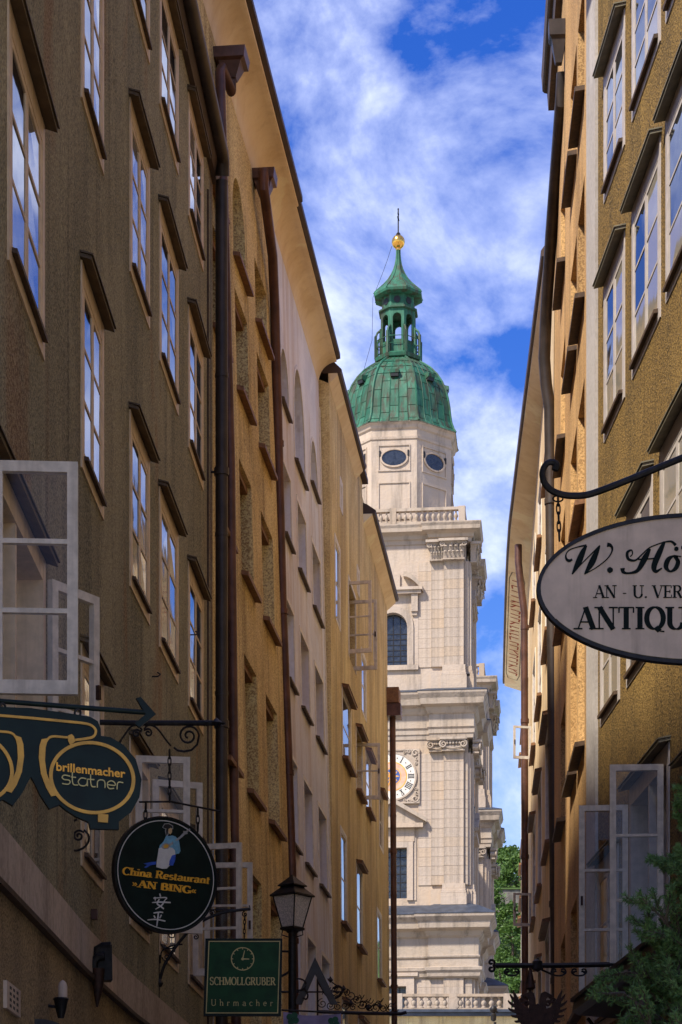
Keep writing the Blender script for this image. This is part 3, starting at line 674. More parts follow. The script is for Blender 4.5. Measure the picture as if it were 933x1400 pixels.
mb = MB(); mb.rings([[E3.P(u, z, d) for d, z in ((-.1, 18.684), (e3ov(u) + .05, 18.684), (e3ov(u) + .06, 18.78), (.1, 18.95), (-7, 22), (-7, 21.7))] for u in Le], True); part('roof', mb, M['roof'], E3.root)
ru = E3.s_at(726.5, 9); mb = MB()
mb.tube([E3.P(ru, 18.4, .3), E3.P(ru, 18.0, .3), E3.P(ru + .0, 17.6, .26), E3.P(ru, 17.1, .2), E3.P(ru, 16.8, .16), E3.P(ru, 12, .15), E3.P(ru, 7, .15), E3.P(ru, 0, .15)], .085, 12)
o = part('drainpipe', mb, M['copper_pipe'], E3.root, True)
for z in (7.7, 11.0, 14.2, 16.4):
    c = MB(); c.tube([E3.P(ru, z, .15), E3.P(ru, z + .1, .15)], .1, 12); part('clamp', c, M['copper_pipe'], o, True)
# red inscription in a cartouche under the soffit
ia, ib = ue3 - 10.5, ue3 - 1.0
def Sf(u, t, h): return E3.P(u, 18.42 + (t + .02) / (e3ov(u) + .02) * .2 - h, t)
ct = MB()
def strip(mb, p, q, w, h=.004):
    (a0, t0), (a1, t1) = p, q; n = Vector((-(t1 - t0), a1 - a0)); n.normalize(); n *= w / 2
    mb.add([Sf(a0 + n.x, t0 + n.y, h), Sf(a0 - n.x, t0 - n.y, h), Sf(a1 - n.x, t1 - n.y, h), Sf(a1 + n.x, t1 + n.y, h)], [(0, 1, 2, 3)])
outl = [(ia, .14), (ia, .40), (ia + .5, .46), (ib - .5, .46), (ib, .40), (ib, .14), (ib - .5, .08), (ia + .5, .08)]
for p, q in zip(outl, outl[1:] + outl[:1]): strip(ct, p, q, .02)
part('cartouche_line', ct, M['dark_wood'], E3.root)
ins = MB(); u = ia + .6; r5 = random.Random(5)
while u < ib - .6:
    t0, t1 = .15, .39; w = r5.uniform(.16, .3)
    strip(ins, (u, t0), (u + .03, t1), .055, .004); k = r5.randrange(4)
    if k == 0: strip(ins, (u + .03, t1), (u + w, t1 - .02), .04, .005)
    if k == 1: strip(ins, (u, t0), (u + w, t0 + .02), .04, .005)
    if k >= 2: strip(ins, (u + .02, (t0 + t1) / 2), (u + w, t0 if k == 2 else t1), .045, .005)
    u += w + .14
part('inscription', ins, M['red_print'], E3.root)
# ------------------------------------------------------------------ ground and hill
g = MB(); g.poly([(-700, -200, 0), (700, -200, 0), (700, 1500, 0), (-700, 1500, 0)]); structure('street', g, M['cobble'])
h = MB(); rows = []; rh = random.Random(11)
def hill_z(x, y):
    t = min(1, max(0, (y - 212) / 95)); t = t * t * (3 - 2 * t)
    return 15 + 35 * t + 2.5 * math.sin(x * .06 + 1) * t + 1.2 * math.sin(y * .13 + x * .05)
for j in range(30):
    y = 206 + j * 7.0
    rows.append([(x, y, hill_z(x, y) if j else -1.0) for x in range(-140, 201, 10)])
h.sheet(rows); structure('hill', h, M['grass'], 60)

# ------------------------------------------------------------------ church towers
TX, TY, TROT = 4.05, 150.0, -5.8
T = thing('church_tower', 'pale stone church tower with green copper dome, clock and gilded ball', 'tower', (TX, TY, 0))
T.rotation_euler = (0, 0, R(TROT))
def tp(name, mb, mat, parent=None, smooth=False, label=None):
    o = link(name, mesh(mb, mat, (0, 0, 0), smooth), parent or T)
    if label: o['label'] = label
    return o
def rot4(u, y, k):
    for _ in range(k): u, y = -y, u
    return u, y
def sq_ring(h, c, r, z):
    """square plan with the corner zones standing proud of the middle by r"""
    side = [(-h, -h), (-c, -h), (-c, -h + r), (c, -h + r), (c, -h)]
    return [(*rot4(u, y, k), z) for k in range(4) for u, y in side]
def entab(prof, h, c, r, mat, name, close=True):
    mb = MB(); mb.rings([sq_ring(h + o, c - o * .8, r, z) for o, z in prof], close); return tp(name, mb, mat)
def core(name, hw, z0, z1, wins, mat=None):
    """square wall with window recesses on all four faces"""
    mb = MB()
    us = sorted({-hw, hw} | {s_ * w[0] for w in wins for s_ in (-1, 1)}); zs = sorted({z0, z1} | {w[1] for w in wins} | {w[2] for w in wins})
    for k in range(4):
        def P(u, y, z): a, b = rot4(u, y, k); return (a, b, z)
        for i in range(len(us) - 1):
            for j in range(len(zs) - 1):
                cu, cz = (us[i] + us[i + 1]) / 2, (zs[j] + zs[j + 1]) / 2
                if any(abs(cu) < w[0] and w[1] < cz < w[2] for w in wins): continue
                mb.poly([P(us[i], -hw, zs[j]), P(us[i + 1], -hw, zs[j]), P(us[i + 1], -hw, zs[j + 1]), P(us[i], -hw, zs[j + 1])])
        for w, b0, b1, ar in wins:
            pr = [(-w, b0), (w, b0)]
            if ar: pr += [(w * math.cos(math.pi * q / 12), b1 - w + w * math.sin(math.pi * q / 12)) for q in range(13)]
            else: pr += [(w, b1), (-w, b1)]
            mb.sheet([[P(u, -hw, z) for u, z in pr + pr[:1]], [P(u, -hw + .5, z) for u, z in pr + pr[:1]]])
            if ar:
                top = pr[2:]
                for q in range(12):
                    cor = (w, b1) if q < 6 else (-w, b1); mb.poly([P(top[q][0], -hw, top[q][1]), P(top[q + 1][0], -hw, top[q + 1][1]), P(cor[0], -hw, cor[1])])
    return tp(name, mb, mat or M['stone'])
def glass_win(hw, w, b0, b1, ar, bars_v, bars_h):
    for k in range(4):
        def fn(u, z, d): a, b = rot4(u, -hw + .42 - d, k); return (a, b, z)
        g = MB(); pr = [(-w, b0), (w, b0)] + ([(w * math.cos(math.pi * q / 12), b1 - w + w * math.sin(math.pi * q / 12)) for q in range(13)] if ar else [(w, b1), (-w, b1)])
        g.prism(pr, fn, 0, .03); win = tp('window', g, M['church_glass'])
        b = MB()
        for i in range(1, bars_v): x = -w + 2 * w * i / bars_v; b.box(x - .03, x + .03, b0, b1 - (w * .1 if ar else 0) - (w * (1 - math.sqrt(max(0, 1 - (x / w) ** 2))) if ar else 0), .031, .07, fn)
        for i in range(1, bars_h): z = b0 + (b1 - b0 - (w if ar else 0)) * i / bars_h; b.box(-w, w, z - .025, z + .025, .031, .06, fn)
        tp('window_bars', b, M['iron'], win)
# stages: lower, middle, upper
HL, HM, HU = 5.45, 5.15, 5.0
core('lower_wall', HL, 0, 25.3, [(0.95, 16.6, 20.1, False)])
core('middle_wall', HM, 25.2, 40.1, [(0.98, 26.15, 29.6, False)])
core('upper_wall', HU, 40.0, 51.4, [(0.98, 42.1, 45.7, True)])
glass_win(HL, .95, 16.6, 20.1, False, 4, 5); glass_win(HM, .98, 26.15, 29.6, False, 4, 6); glass_win(HU, .98, 42.1, 45.7, True, 4, 7)
# ashlar blocks
def block_mesh(w, h_, d):
    b = MB(); e = min(.006, w / 4)
    b.add([(0, 0, 0), (w, 0, 0), (w, 0, h_), (0, 0, h_), (e, -d, e), (w - e, -d, e), (w - e, -d, h_ - e), (e, -d, h_ - e)], [(4, 5, 6, 7), (0, 1, 5, 4), (1, 2, 6, 5), (2, 3, 7, 6), (3, 0, 4, 7)])
    return b
bcache = {}; nblk = [0]; rest = MB()
def block(u, hw, z, w, h_, d, k=0, single=True):
    w_ = w - .009; hh = h_ - .009
    if single and nblk[0] < 298:
        key = (round(w_, 2), round(hh, 2), round(d, 3))
        if key not in bcache: bcache[key] = mesh(block_mesh(*key), M['stone'])
        o = link('stone_block', bcache[key], T); a, b = rot4(u + .0045, -hw, k); o.location = (a, b, z + .0045); o.rotation_euler = (0, 0, k * math.pi / 2); nblk[0] += 1
    else:
        b_ = block_mesh(w_, hh, d); pts = []
        for x, y, zz in b_.v: a, b = rot4(u + .0045 + x, -hw + y, k); pts.append((a, b, z + .0045 + zz))
        rest.add(pts, b_.f)
rb = random.Random(4)
def face_blocks(k, hw, z0, z1, ch, strips, single):
    n = max(1, round((z1 - z0) / ch)); ch = (z1 - z0) / n
    for (a, b, d, wide) in strips:
        tp('pilaster' if d > .1 else 'wall_panel', MB().box(a, b, z0, z1, -.02, d - .014, lambda u, z, d_: (*rot4(u, -hw - d_, k), z)), M['stone'])
    for j in range(n):
        z = z0 + j * ch
        for (a, b, d, wide) in strips:
            m = max(1, round((b - a) / wide)); w = (b - a) / m
            off_ = 0.5 if (j % 2 and m > 1) else 0
            xs = [a] + [a + w * (i + (off_ if i else 0)) for i in range(1, m)] + [b]
            if m > 1 and off_: xs = [a] + [a + w * (i - .5) for i in range(1, m + 1)] + [b]
            for x0, x1 in zip(xs, xs[1:]):
                if x1 - x0 > .08: block(x0, hw, z, x1 - x0, ch, d + rb.uniform(-.006, .006), k, single)
def stripset(hw, pil, mir):
    s = [(1.75, 2.62, .06, 1.2), (2.62, 3.5, .17, 1.0), (3.5, 4.86, .34, 1.4), (4.86, hw - .01, .17, 1.0)]
    return [(-b, -a, d, w) for a, b, d, w in s][::-1] if mir else s
for hw, z0, z1 in ((HU, 41.9, 49.1), (HM, 27.0, 36.0), (HL, 17.0, 20.6)):
    face_blocks(0, hw, z0, z1, .64, stripset(hw, 1, False), True)
for hw, z0, z1 in ((HU, 41.9, 49.1), (HM, 27.0, 36.0), (HL, 0.2, 20.6)):
    face_blocks(1, hw, z0, z1, .64, stripset(hw, 1, True), True)     # right-hand face, near half
    face_blocks(0, hw, z0, z1, .64, stripset(hw, 1, True), False)
    face_blocks(1, hw, z0, z1, .64, stripset(hw, 1, False), False)
    for k in (2, 3):
        for mir in (False, True): face_blocks(k, hw, z0, z1, .64, stripset(hw, 1, mir), False)
o = tp('ashlar', rest, M['stone']); o['kind'] = 'stuff'
def quad_blocks(hw, z0, z1):   # plain courses around windows
    for k in range(4):
        pass
# pilaster bases and plinths
for hw, z0, z1 in ((HU, 40.35, 41.95), (HM, 25.6, 27.05)):
    for k in range(4):
        for s_ in (-1, 1):
            mb = MB(); a, b = sorted((s_ * 3.4, s_ * 4.96))
            for (e, q0, q1, d) in ((.1, 0, .55, .52), (.06, .56, .66, .5), (.02, .67, .78, .44), (0, .79, 1.0, .40)):
                mb.box(a - e, b + e, z0 + (z1 - z0) * q0, z0 + (z1 - z0) * q1, -.1, d, lambda u, z, d_: (*rot4(u, -hw - d_, k), z))
            tp('pilaster_base', mb, M['stone'])
            mb = MB(); a, b = sorted((s_ * 2.6, s_ * (hw + .02)))
            mb.box(a, b, z0, z0 + (z1 - z0) * .75, -.1, .26, lambda u, z, d_: (*rot4(u, -hw - d_, k), z)); tp('plinth', mb, M['stone'])
# capitals
def spiral_pts(cx, cz, r, turns, n, dirn=1, a0=0.0):
    return [(cx + r * (1 - .85 * i / n) * math.cos(a0 + dirn * turns * 2 * math.pi * i / n), cz + r * (1 - .85 * i / n) * math.sin(a0 + dirn * turns * 2 * math.pi * i / n)) for i in range(n + 1)]
def ionic(w):
    mb = MB(); h_ = .9
    mb.box(-w - .08, w + .08, -.42, .0, 0, .10); mb.box(-w, w, -.36, 0, .1, .42)
    mb.box(-w - .22, w + .22, -.62, 0, .74, .9); mb.box(-w - .12, w + .12, -.54, 0, .66, .735)
    for s_ in (-1, 1):
        p = spiral_pts(s_ * (w - .02), .43, .27, 1.6, 20, -s_, math.pi / 2)
        mb.tube([(x, -.50, z) for x, z in p], [.075 - .002 * i for i in range(21)], 6)
        mb.tube([(s_ * (w - .02), -.40, .43), (s_ * (w - .02), 0, .43)], .24, 10)
    for i in range(5):
        x = -w * .6 + w * 1.2 * i / 4; mb.lathe([(.0, -.12), (.09, -.06), (.11, .04), (.07, .12), (0, .14)], 6, (x, -.40, .52))
    mb.tube([(-w, -.44, .30), (-w * .5, -.46, .2), (0, -.47, .16), (w * .5, -.46, .2), (w, -.44, .30)], .05, 6)
    return mesh(mb, M['carved'], smooth=40)
def corinth(w):
    mb = MB()
    mb.rings([[(x * (w + e), y, z) for x, y in ((-1, -.36 - e), (1, -.36 - e), (1, 0), (-1, 0))] for z, e in ((0, 0), (.5, .0), (.95, .06), (1.1, .2))], True)
    mb.box(-w - .3, w + .3, -.72, 0, 1.1, 1.27); mb.box(-w - .05, w + .05, -.44, 0, -.08, .0)
    for row, (z, n, hh) in enumerate(((.03, 5, .45), (.42, 4, .42))):
        for i in range(n):
            x = -w + 2 * w * (i + .5) / n; q = w / n * .9
            mb.sheet([[(x - q, -.37, z), (x, -.40, z), (x + q, -.37, z)], [(x - q * 1.05, -.42, z + hh * .6), (x, -.47, z + hh * .6), (x + q * 1.05, -.42, z + hh * .6)],
                      [(x - q * .7, -.56, z + hh * .95), (x, -.62, z + hh), (x + q * .7, -.56, z + hh * .95)], [(x - q * .4, -.62, z + hh * .78), (x, -.66, z + hh * .8), (x + q * .4, -.62, z + hh * .78)]])
    for s_ in (-1, 1):
        p = spiral_pts(s_ * (w + .02), .92, .2, 1.4, 14, -s_, math.pi / 2); mb.tube([(x, -.55, z) for x, z in p], .05, 6)
        p = spiral_pts(s_ * .2, .9, .14, 1.2, 10, s_, math.pi / 2); mb.tube([(x, -.5, z) for x, z in p], .04, 6)
    mb.lathe([(0, -.12), (.12, 0), (0, .12)], 6, (0, -.6, 1.18))
    return mesh(mb, M['carved'], smooth=40)
cap_i = {w: ionic(w) for w in (.70, .46)}; cap_c = {w: corinth(w) for w in (.70, .46)}
for k in range(4):
    for hw, z, caps in ((HM, 36.0, cap_i), (HU, 49.1, cap_c)):
        for s_ in (-1, 1):
            for u, w, d in ((4.18, .70, .30), (3.05, .46, .10), (4.95 + .02, .30, .1)):
                if w == .30: continue
                o = link('capital', caps[w], T); a, b = rot4(s_ * u, -hw - d, k); o.location = (a, b, z); o.rotation_euler = (0, 0, k * math.pi / 2)
# entablatures
entab([(0, 50.3), (.04, 50.55), (.16, 50.62), (.2, 50.85), (.42, 50.95), (.62, 51.0), (.64, 51.25), (.72, 51.42), (.72, 51.5), (-.3, 51.72)], 5.36, 2.55, .28, M['carved'], 'upper_cornice')
entab([(0, 36.95), (.03, 37.25), (.09, 37.27), (.10, 37.55), (.2, 37.68), (.06, 37.72), (.06, 38.55), (.16, 38.62), (.28, 38.8), (.34, 39.0), (.72, 39.12), (.78, 39.5), (.95, 39.8), (.97, 39.95), (.2, 40.12)], 5.5, 2.55, .28, M['carved'], 'middle_cornice')
entab([(-.5, 40.45), (.2, 40.3), (1.0, 40.0), (1.0, 39.96)][::-1], 5.5, 2.55, .28, M['blue_roof'], 'middle_roof', False)
entab([(0, 20.6), (.12, 20.7), (.16, 20.95), (.28, 21.1), (.3, 21.3), (.02, 21.38), (.02, 21.9), (.12, 22.0), (.14, 22.1), (.03, 22.14), (.03, 23.3), (.2, 23.45), (.34, 23.75), (.8, 23.9), (.85, 24.3), (1.12, 24.62), (1.15, 24.8), (.3, 24.95)], 5.85, 2.5, .32, M['carved'], 'lower_cornice')
entab([(-.6, 25.75), (.2, 25.42), (1.18, 24.86), (1.18, 24.81)][::-1], 5.85, 2.5, .32, M['blue_roof'], 'lower_roof', False)
# window dressings
for k in range(4):
    def fu(u, z, d): return (*rot4(u, -HU - d, k), z)
    def fm_(u, z, d): return (*rot4(u, -HM - d, k), z)
    def fl(u, z, d): return (*rot4(u, -HL - d, k), z)
    mb = MB()     # upper arched frame
    w = .99; n = 14
    inn = [(w, 42.1)] + [(w * math.cos(math.pi * q / n), 45.7 - w + w * math.sin(math.pi * q / n)) for q in range(n + 1)] + [(-w, 42.1)]
    w2 = 1.42
    out = [(w2, 42.1)] + [(w2 * math.cos(math.pi * q / n), 45.7 - w + w2 * math.sin(math.pi * q / n)) for q in range(n + 1)] + [(-w2, 42.1)]
    mb.sheet([[fu(*p, 0) for p in inn], [fu(*p, .14) for p in inn], [fu(*p, .16) for p in out], [fu(*p, 0) for p in out]])
    mb.box(-1.75, 1.75, 41.75, 42.08, 0, .2, fu); tp('window_frame', mb, M['stone'])
    mb = MB()
    mb.box(-1.75, -1.43, 42.1, 46.0, 0, .07, fu); mb.box(1.43, 1.75, 42.1, 46.0, 0, .07, fu)
    for s_ in (-1, 1): mb.box(s_ * 1.5 - .22, s_ * 1.5 + .22, 45.7, 46.9, 0, .3, fu); mb.box(s_ * 1.5 - .16, s_ * 1.5 + .16, 45.45, 45.7, 0, .2, fu)
    mb.box(-1.95, 1.95, 46.9, 47.12, 0, .42, fu); mb.box(-2.05, 2.05, 47.121, 47.32, 0, .55, fu); tp('window_cornice', mb, M['stone'])
    for s_ in (-1, 1):     # broken segmental pediment
        mb = MB(); arc = [(s_ * (2.1 - 1.35 * q / 6), 47.35 + 1.15 * math.sin(math.pi / 2 * q / 6) * .9) for q in range(7)]
        mb.prism(arc + [(x, z - .34) for x, z in reversed(arc)], fu, 0, .5); tp('pediment_scroll', mb, M['carved'])
    mb = MB(); mb.box(-.5, .5, 47.33, 48.3, 0, .16, fu); tp('pediment_panel', mb, M['stone'])
    mb = MB()     # middle window frame and triangular pediment
    for a, b, c, d in ((-1.4, -.98, 26.0, 30.0), (.98, 1.4, 26.0, 30.0), (-.98, .98, 29.6, 30.0)): mb.box(a, b, c, d, 0, .16, fm_)
    mb.box(-1.62, -1.41, 26.0, 30.3, 0, .06, fm_); mb.box(1.41, 1.62, 26.0, 30.3, 0, .06, fm_); tp('window_frame', mb, M['stone'])
    mb = MB(); mb.box(-1.5, 1.5, 30.02, 30.9, 0, .12, fm_); mb.box(-2.1, 2.1, 30.91, 31.2, 0, .5, fm_); tp('window_cornice', mb, M['stone'])
    mb = MB(); mb.prism([(-2.3, 31.22), (2.3, 31.22), (2.3, 31.36), (0, 32.75), (-2.3, 31.36)], fm_, 0, .2)
    for s_ in (-1, 1): mb.prism([(s_ * 2.35, 31.24), (s_ * 2.35, 31.5), (0, 32.95), (0, 32.62)], fm_, .201, .6)
    tp('pediment', mb, M['carved'])
    mb = MB()
    for a, b, c, d in ((-1.5, -.95, 16.4, 20.75), (.95, 1.5, 16.4, 20.75), (-.95, .95, 20.1, 20.75)): mb.box(a, b, c, d, 0, .22, fl)
    mb.box(-1.75, 1.75, 20.76, 21.0, 0, .34, fl); tp('window_frame', mb, M['stone'])
    # clock with square carved surround
    cz = 34.45
    mb = MB(); sq = 1.86
    mb.prism([(-sq, cz - sq), (sq, cz - sq), (sq, cz + sq), (-sq, cz + sq)], fm_, 0, .12)
    for s_ in (-1, 1):
        for t_ in (-1, 1):
            for (dx, dz, r) in ((1.55, 1.55, .26), (1.15, 1.68, .16), (1.68, 1.15, .16), (1.62, .85, .12), (.85, 1.62, .12)):
                p = spiral_pts(s_ * dx, cz + t_ * dz, r, 1.3, 12, s_ * t_); mb.tube([fm_(x, z, .16) for x, z in p], r * .3, 6)
    for a, b, c, d in ((-sq, sq, cz - sq, cz - sq + .1), (-sq, sq, cz + sq - .1, cz + sq), (-sq, -sq + .1, cz - sq + .1, cz + sq - .1), (sq - .1, sq, cz - sq + .1, cz + sq - .1)): mb.box(a, b, c, d, .121, .2, fm_)
    ck = tp('clock', mb, M['carved'], smooth=40)
    def disc(r0, r1, d0, d1, mat, nm, n=40):
        m_ = MB()
        A_ = [(math.cos(2 * math.pi * q / n), math.sin(2 * math.pi * q / n)) for q in range(n)]
        if r0 <= 0: m_.prism([(x * r1, cz + z * r1) for x, z in A_], fm_, d0, d1)
        else:
            m_.rings([[fm_(x * r1, cz + z * r1, d0) for x, z in A_], [fm_(x * r1, cz + z * r1, d1) for x, z in A_], [fm_(x * r0, cz + z * r0, d1) for x, z in A_], [fm_(x * r0, cz + z * r0, d0) for x, z in A_]])
        return tp(nm, m_, mat, ck)
    disc(0, 1.62, .125, .20, M['dial'], 'dial'); disc(1.55, 1.66, .125, .23, M['carved'], 'rim'); disc(.93, 1.0, .201, .215, M['dial_gold'], 'gold_ring'); disc(0, .93, .201, .208, M['dial_pink'], 'inner_dial'); disc(.55, .6, .209, .216, M['dial_gold'], 'gold_ring'); disc(0, .52, .209, .214, M['dial_blue'], 'centre_disc')
    star = MB(); star.prism([((.5 if q % 2 == 0 else .2) * math.sin(q * math.pi / 8), cz + (.5 if q % 2 == 0 else .2) * math.cos(q * math.pi / 8)) for q in range(16)], fm_, .2145, .222); tp('star', star, M['dial_gold'], ck)
    nums = ['XII', 'I', 'II', 'III', 'IIII', 'V', 'VI', 'VII', 'VIII', 'IX', 'X', 'XI']
    for hh, txt in enumerate(nums):
        a = hh * math.pi / 6; m_ = MB(); wd = {'I': .11, 'V': .2, 'X': .2}; tot = sum(wd[c] for c in txt); x = -tot / 2
        def put(x0, z0, x1, z1, w_, e):
            dx, dz = x1 - x0, z1 - z0; L_ = math.hypot(dx, dz); nx, nz = -dz / L_ * w_ / 2, dx / L_ * w_ / 2; q = []
            for px_, pz_ in ((x0 + nx, z0 + nz), (x0 - nx, z0 - nz), (x1 - nx, z1 - nz), (x1 + nx, z1 + nz)):
                rr = 1.28 + pz_; q.append((math.sin(a) * rr + math.cos(a) * px_, cz + math.cos(a) * rr - math.sin(a) * px_))
            m_.prism(q, fm_, .201, .212 + e)
        for c in txt:
            xc = x + wd[c] / 2; x += wd[c]
            if c == 'I': put(xc, -.2, xc, .2, .055, 0)
            if c == 'V': put(xc - .08, .2, xc, -.2, .06, 0); put(xc + .08, .2, xc, -.2, .03, .001)
            if c == 'X': put(xc - .08, .2, xc + .08, -.2, .06, 0); put(xc + .08, .2, xc - .08, -.2, .03, .001)
        put(-tot / 2 - .01, .19, tot / 2 + .01, .19, .025, .002); put(-tot / 2 - .01, -.19, tot / 2 + .01, -.19, .025, .003)
        tp('numeral', m_, M['sign_black'], ck)
        dt = MB(); aa = a + math.pi / 12; dt.prism([(math.sin(aa) * 1.28 + .04 * math.cos(q), cz + math.cos(aa) * 1.28 + .04 * math.sin(q)) for q in [i * math.pi / 3 for i in range(6)]], fm_, .201, .21); tp('dial_mark', dt, M['sign_black'], ck)
    for ang_, L_, w_ in ((3.6, 1.0, .1), (-1.2, 1.35, .07)):
        hd = MB(); ca, sa = math.cos(ang_), math.sin(ang_); hd.prism([(sa * L_ * t_ + ca * x_, cz + ca * L_ * t_ - sa * x_) for t_, x_ in ((-.15, w_ / 2), (-.15, -w_ / 2), (.8, -w_ * .4), (1, 0), (.8, w_ * .4))], fm_, .225 + .01 * (L_ > 1.1), .23 + .01 * (L_ > 1.1)); tp('clock_hand', hd, M['dial_gold'], ck)
# upper balustrade
balm = mesh(MB().lathe([(.13, 0), (.13, .08), (.07, .12), (.09, .2), (.15, .34), (.12, .46), (.06, .6), (.055, .68), (.11, .74), (.11, .8)], 8), M['carved'], smooth=50)
for k in range(4):
    mb = MB(); f_ = lambda u, z, d: (*rot4(u, -4.9 + d, k), z)
    mb.box(-4.9, 4.9, 51.72, 51.92, -.02, .32, f_); mb.box(-4.9, 4.9, 52.66, 52.86, -.04, .34, f_); tp('balustrade_rail', mb, M['carved'])
    for s_ in (-1, 0, 1):
        m_ = MB(); m_.box(s_ * 4.7 - .22, s_ * 4.7 + .22, 51.7, 52.9, -.06, .38, f_); tp('balustrade_post', m_, M['carved'])
    for s_ in (-1, 1):
        for i in range(11):
            o = link('baluster', balm, T); a, b = rot4(s_ * (.45 + i * .385), -4.75, k); o.location = (a, b, 51.9)
# octagonal drum
def octr(r, z, n=8): return [(r * math.cos(2 * math.pi * (q + .5) / n - math.pi / 2), r * math.sin(2 * math.pi * (q + .5) / n - math.pi / 2), z) for q in range(n)]
RD = 4.12
mb = MB(); mb.rings([octr(r, z) for r, z in ((RD + .2, 51.5), (RD + .2, 52.0), (RD, 52.05), (RD, 58.0), (RD + .08, 58.05), (RD + .1, 58.2), (RD, 58.22), (RD, 58.7), (RD + .12, 58.8), (RD + .2, 59.0), (RD + .34, 59.12), (RD + .34, 59.2))], True); tp('drum', mb, M['stone'])
ap = RD * math.cos(math.pi / 8); fwd = RD * math.sin(math.pi / 8)
for q in range(8):
    ang = q * math.pi / 4
    def f8(u, z, d, ang=ang):
        x, y = u, -ap - d; return (x * math.cos(ang) - y * math.sin(ang), x * math.sin(ang) + y * math.cos(ang), z)
    m_ = MB(); E = [(math.cos(t_ * math.pi / 12), math.sin(t_ * math.pi / 12)) for t_ in range(24)]
    m_.rings([[f8(x * .98, 56.75 + z * .66, 0) for x, z in E], [f8(x * .98, 56.75 + z * .66, .1) for x, z in E], [f8(x * .86, 56.75 + z * .55, .1) for x, z in E], [f8(x * .84, 56.75 + z * .53, .01) for x, z in E]])
    wn = tp('oval_window', m_, M['stone'])
    m_ = MB(); m_.prism([(x * .85, 56.75 + z * .54) for x, z in E], f8, .004, .03); tp('pane', m_, M['church_glass'], wn)
    m_ = MB()
    for a, b, c, d in ((-1.12, 1.12, 57.58, 57.66), (-1.12, 1.12, 55.84, 55.92), (-1.12, -1.04, 55.921, 57.579), (1.04, 1.12, 55.921, 57.579)): m_.box(a, b, c, d, 0, .07, f8)
    tp('panel_moulding', m_, M['stone'], wn)
    m_ = MB()
    for a, b, c, d in ((-1.12, 1.12, 55.0, 55.08), (-1.12, 1.12, 52.5, 52.58), (-1.12, -1.04, 52.581, 54.999), (1.04, 1.12, 52.581, 54.999)): m_.box(a, b, c, d, 0, .07, f8)
    tp('panel_moulding', m_, M['stone'])
    for s_ in (-1, 1):
        m_ = MB(); m_.box(s_ * .98 - .06, s_ * .98 + .06, 56.85, 57.25, .0, .12, f8); tp('wall_lamp', m_, M['iron'], wn)
# dome of copper sheets
prof = [(4.46, 59.16), (4.28, 59.45), (4.12, 59.9), (4.04, 60.4), (3.97, 61.0), (3.86, 61.6), (3.68, 62.25), (3.40, 62.9), (3.02, 63.5), (2.52, 64.05), (1.98, 64.45), (1.58, 64.72)]
mb = MB(); mb.rings([octr(4.5, 59.13)] + [octr(r - .03, z) for r, z in prof] + [octr(1.4, 64.8)], True); dome = tp('dome', mb, M['copper'])
cz_ = [0, 2, 4, 6, 7, 8, 9, 11]
for q in range(8):
    V0 = [octr(r, z)[q] for r, z in prof]; V1 = [octr(r, z)[(q + 1) % 8] for r, z in prof]
    for s_ in range(5):
        cz2 = cz_ if s_ % 2 else [0, 1, 3, 5, 7, 8, 9, 11]
        for i, j in zip(cz2, cz2[1:]):
            a, b = s_ / 5 + .012, (s_ + 1) / 5 - .012; mm = MB(); rows_ = []
            for t_ in range(i, j + 1):
                P0, P1 = Vector(V0[t_]), Vector(V1[t_]); lift = 1.0 + (.004 if (s_ + i) % 2 else .007)
                rows_.append([tuple(Vector((p.x * lift, p.y * lift, p.z + (.02 if t_ == i else -.02 if t_ == j else 0)))) for p in (P0.lerp(P1, a), P0.lerp(P1, b))])
            mm.sheet(rows_); tp('copper_sheet', mm, M['copper'], dome)
    for s_ in range(1, 5): tp('seam', MB().tube([tuple(Vector(V0[t_]).lerp(Vector(V1[t_]), s_ / 5) * 1.0 + Vector((V0[t_][0] + V1[t_][0], V0[t_][1] + V1[t_][1], 0)) * .004) for t_ in range(len(prof))], .022, 4), M['copper'], dome)
    rib = MB(); rib.tube([(x * 1.005, y * 1.005, z + .01) for x, y, z in V0], .085, 6); tp('rib', rib, M['copper'], dome)
    m0 = [(Vector(V0[t_]) + Vector(V1[t_])) / 2 for t_ in range(len(prof))]     # small dormer hatches
    c = m0[7]; nrm = Vector((c.x, c.y, 0)).normalized(); tn = Vector((-nrm.y, nrm.x, 0)); hb = MB()
    hb.hexa([tuple(c + tn * x * .3 + nrm * y + Vector((0, 0, z))) for x, y, z in ((-1, .0, -.3), (1, .0, -.3), (1, .42, -.12), (-1, .42, -.12), (-1, -.5, .35), (1, -.5, .35), (1, .45, 0.1), (-1, .45, .1))]); tp('hatch', hb, M['copper'], dome)
    hb = MB(); hb.hexa([tuple(c + tn * x * .26 + nrm * y + Vector((0, 0, z))) for x, y, z in ((-1, .0, -.36), (1, .0, -.36), (1, .36, -.36), (-1, .36, -.36), (-1, 0, -.1), (1, 0, -.1), (1, .38, -.13), (-1, .38, -.13))]); tp('hatch_opening', hb, M['print_hair'], dome)
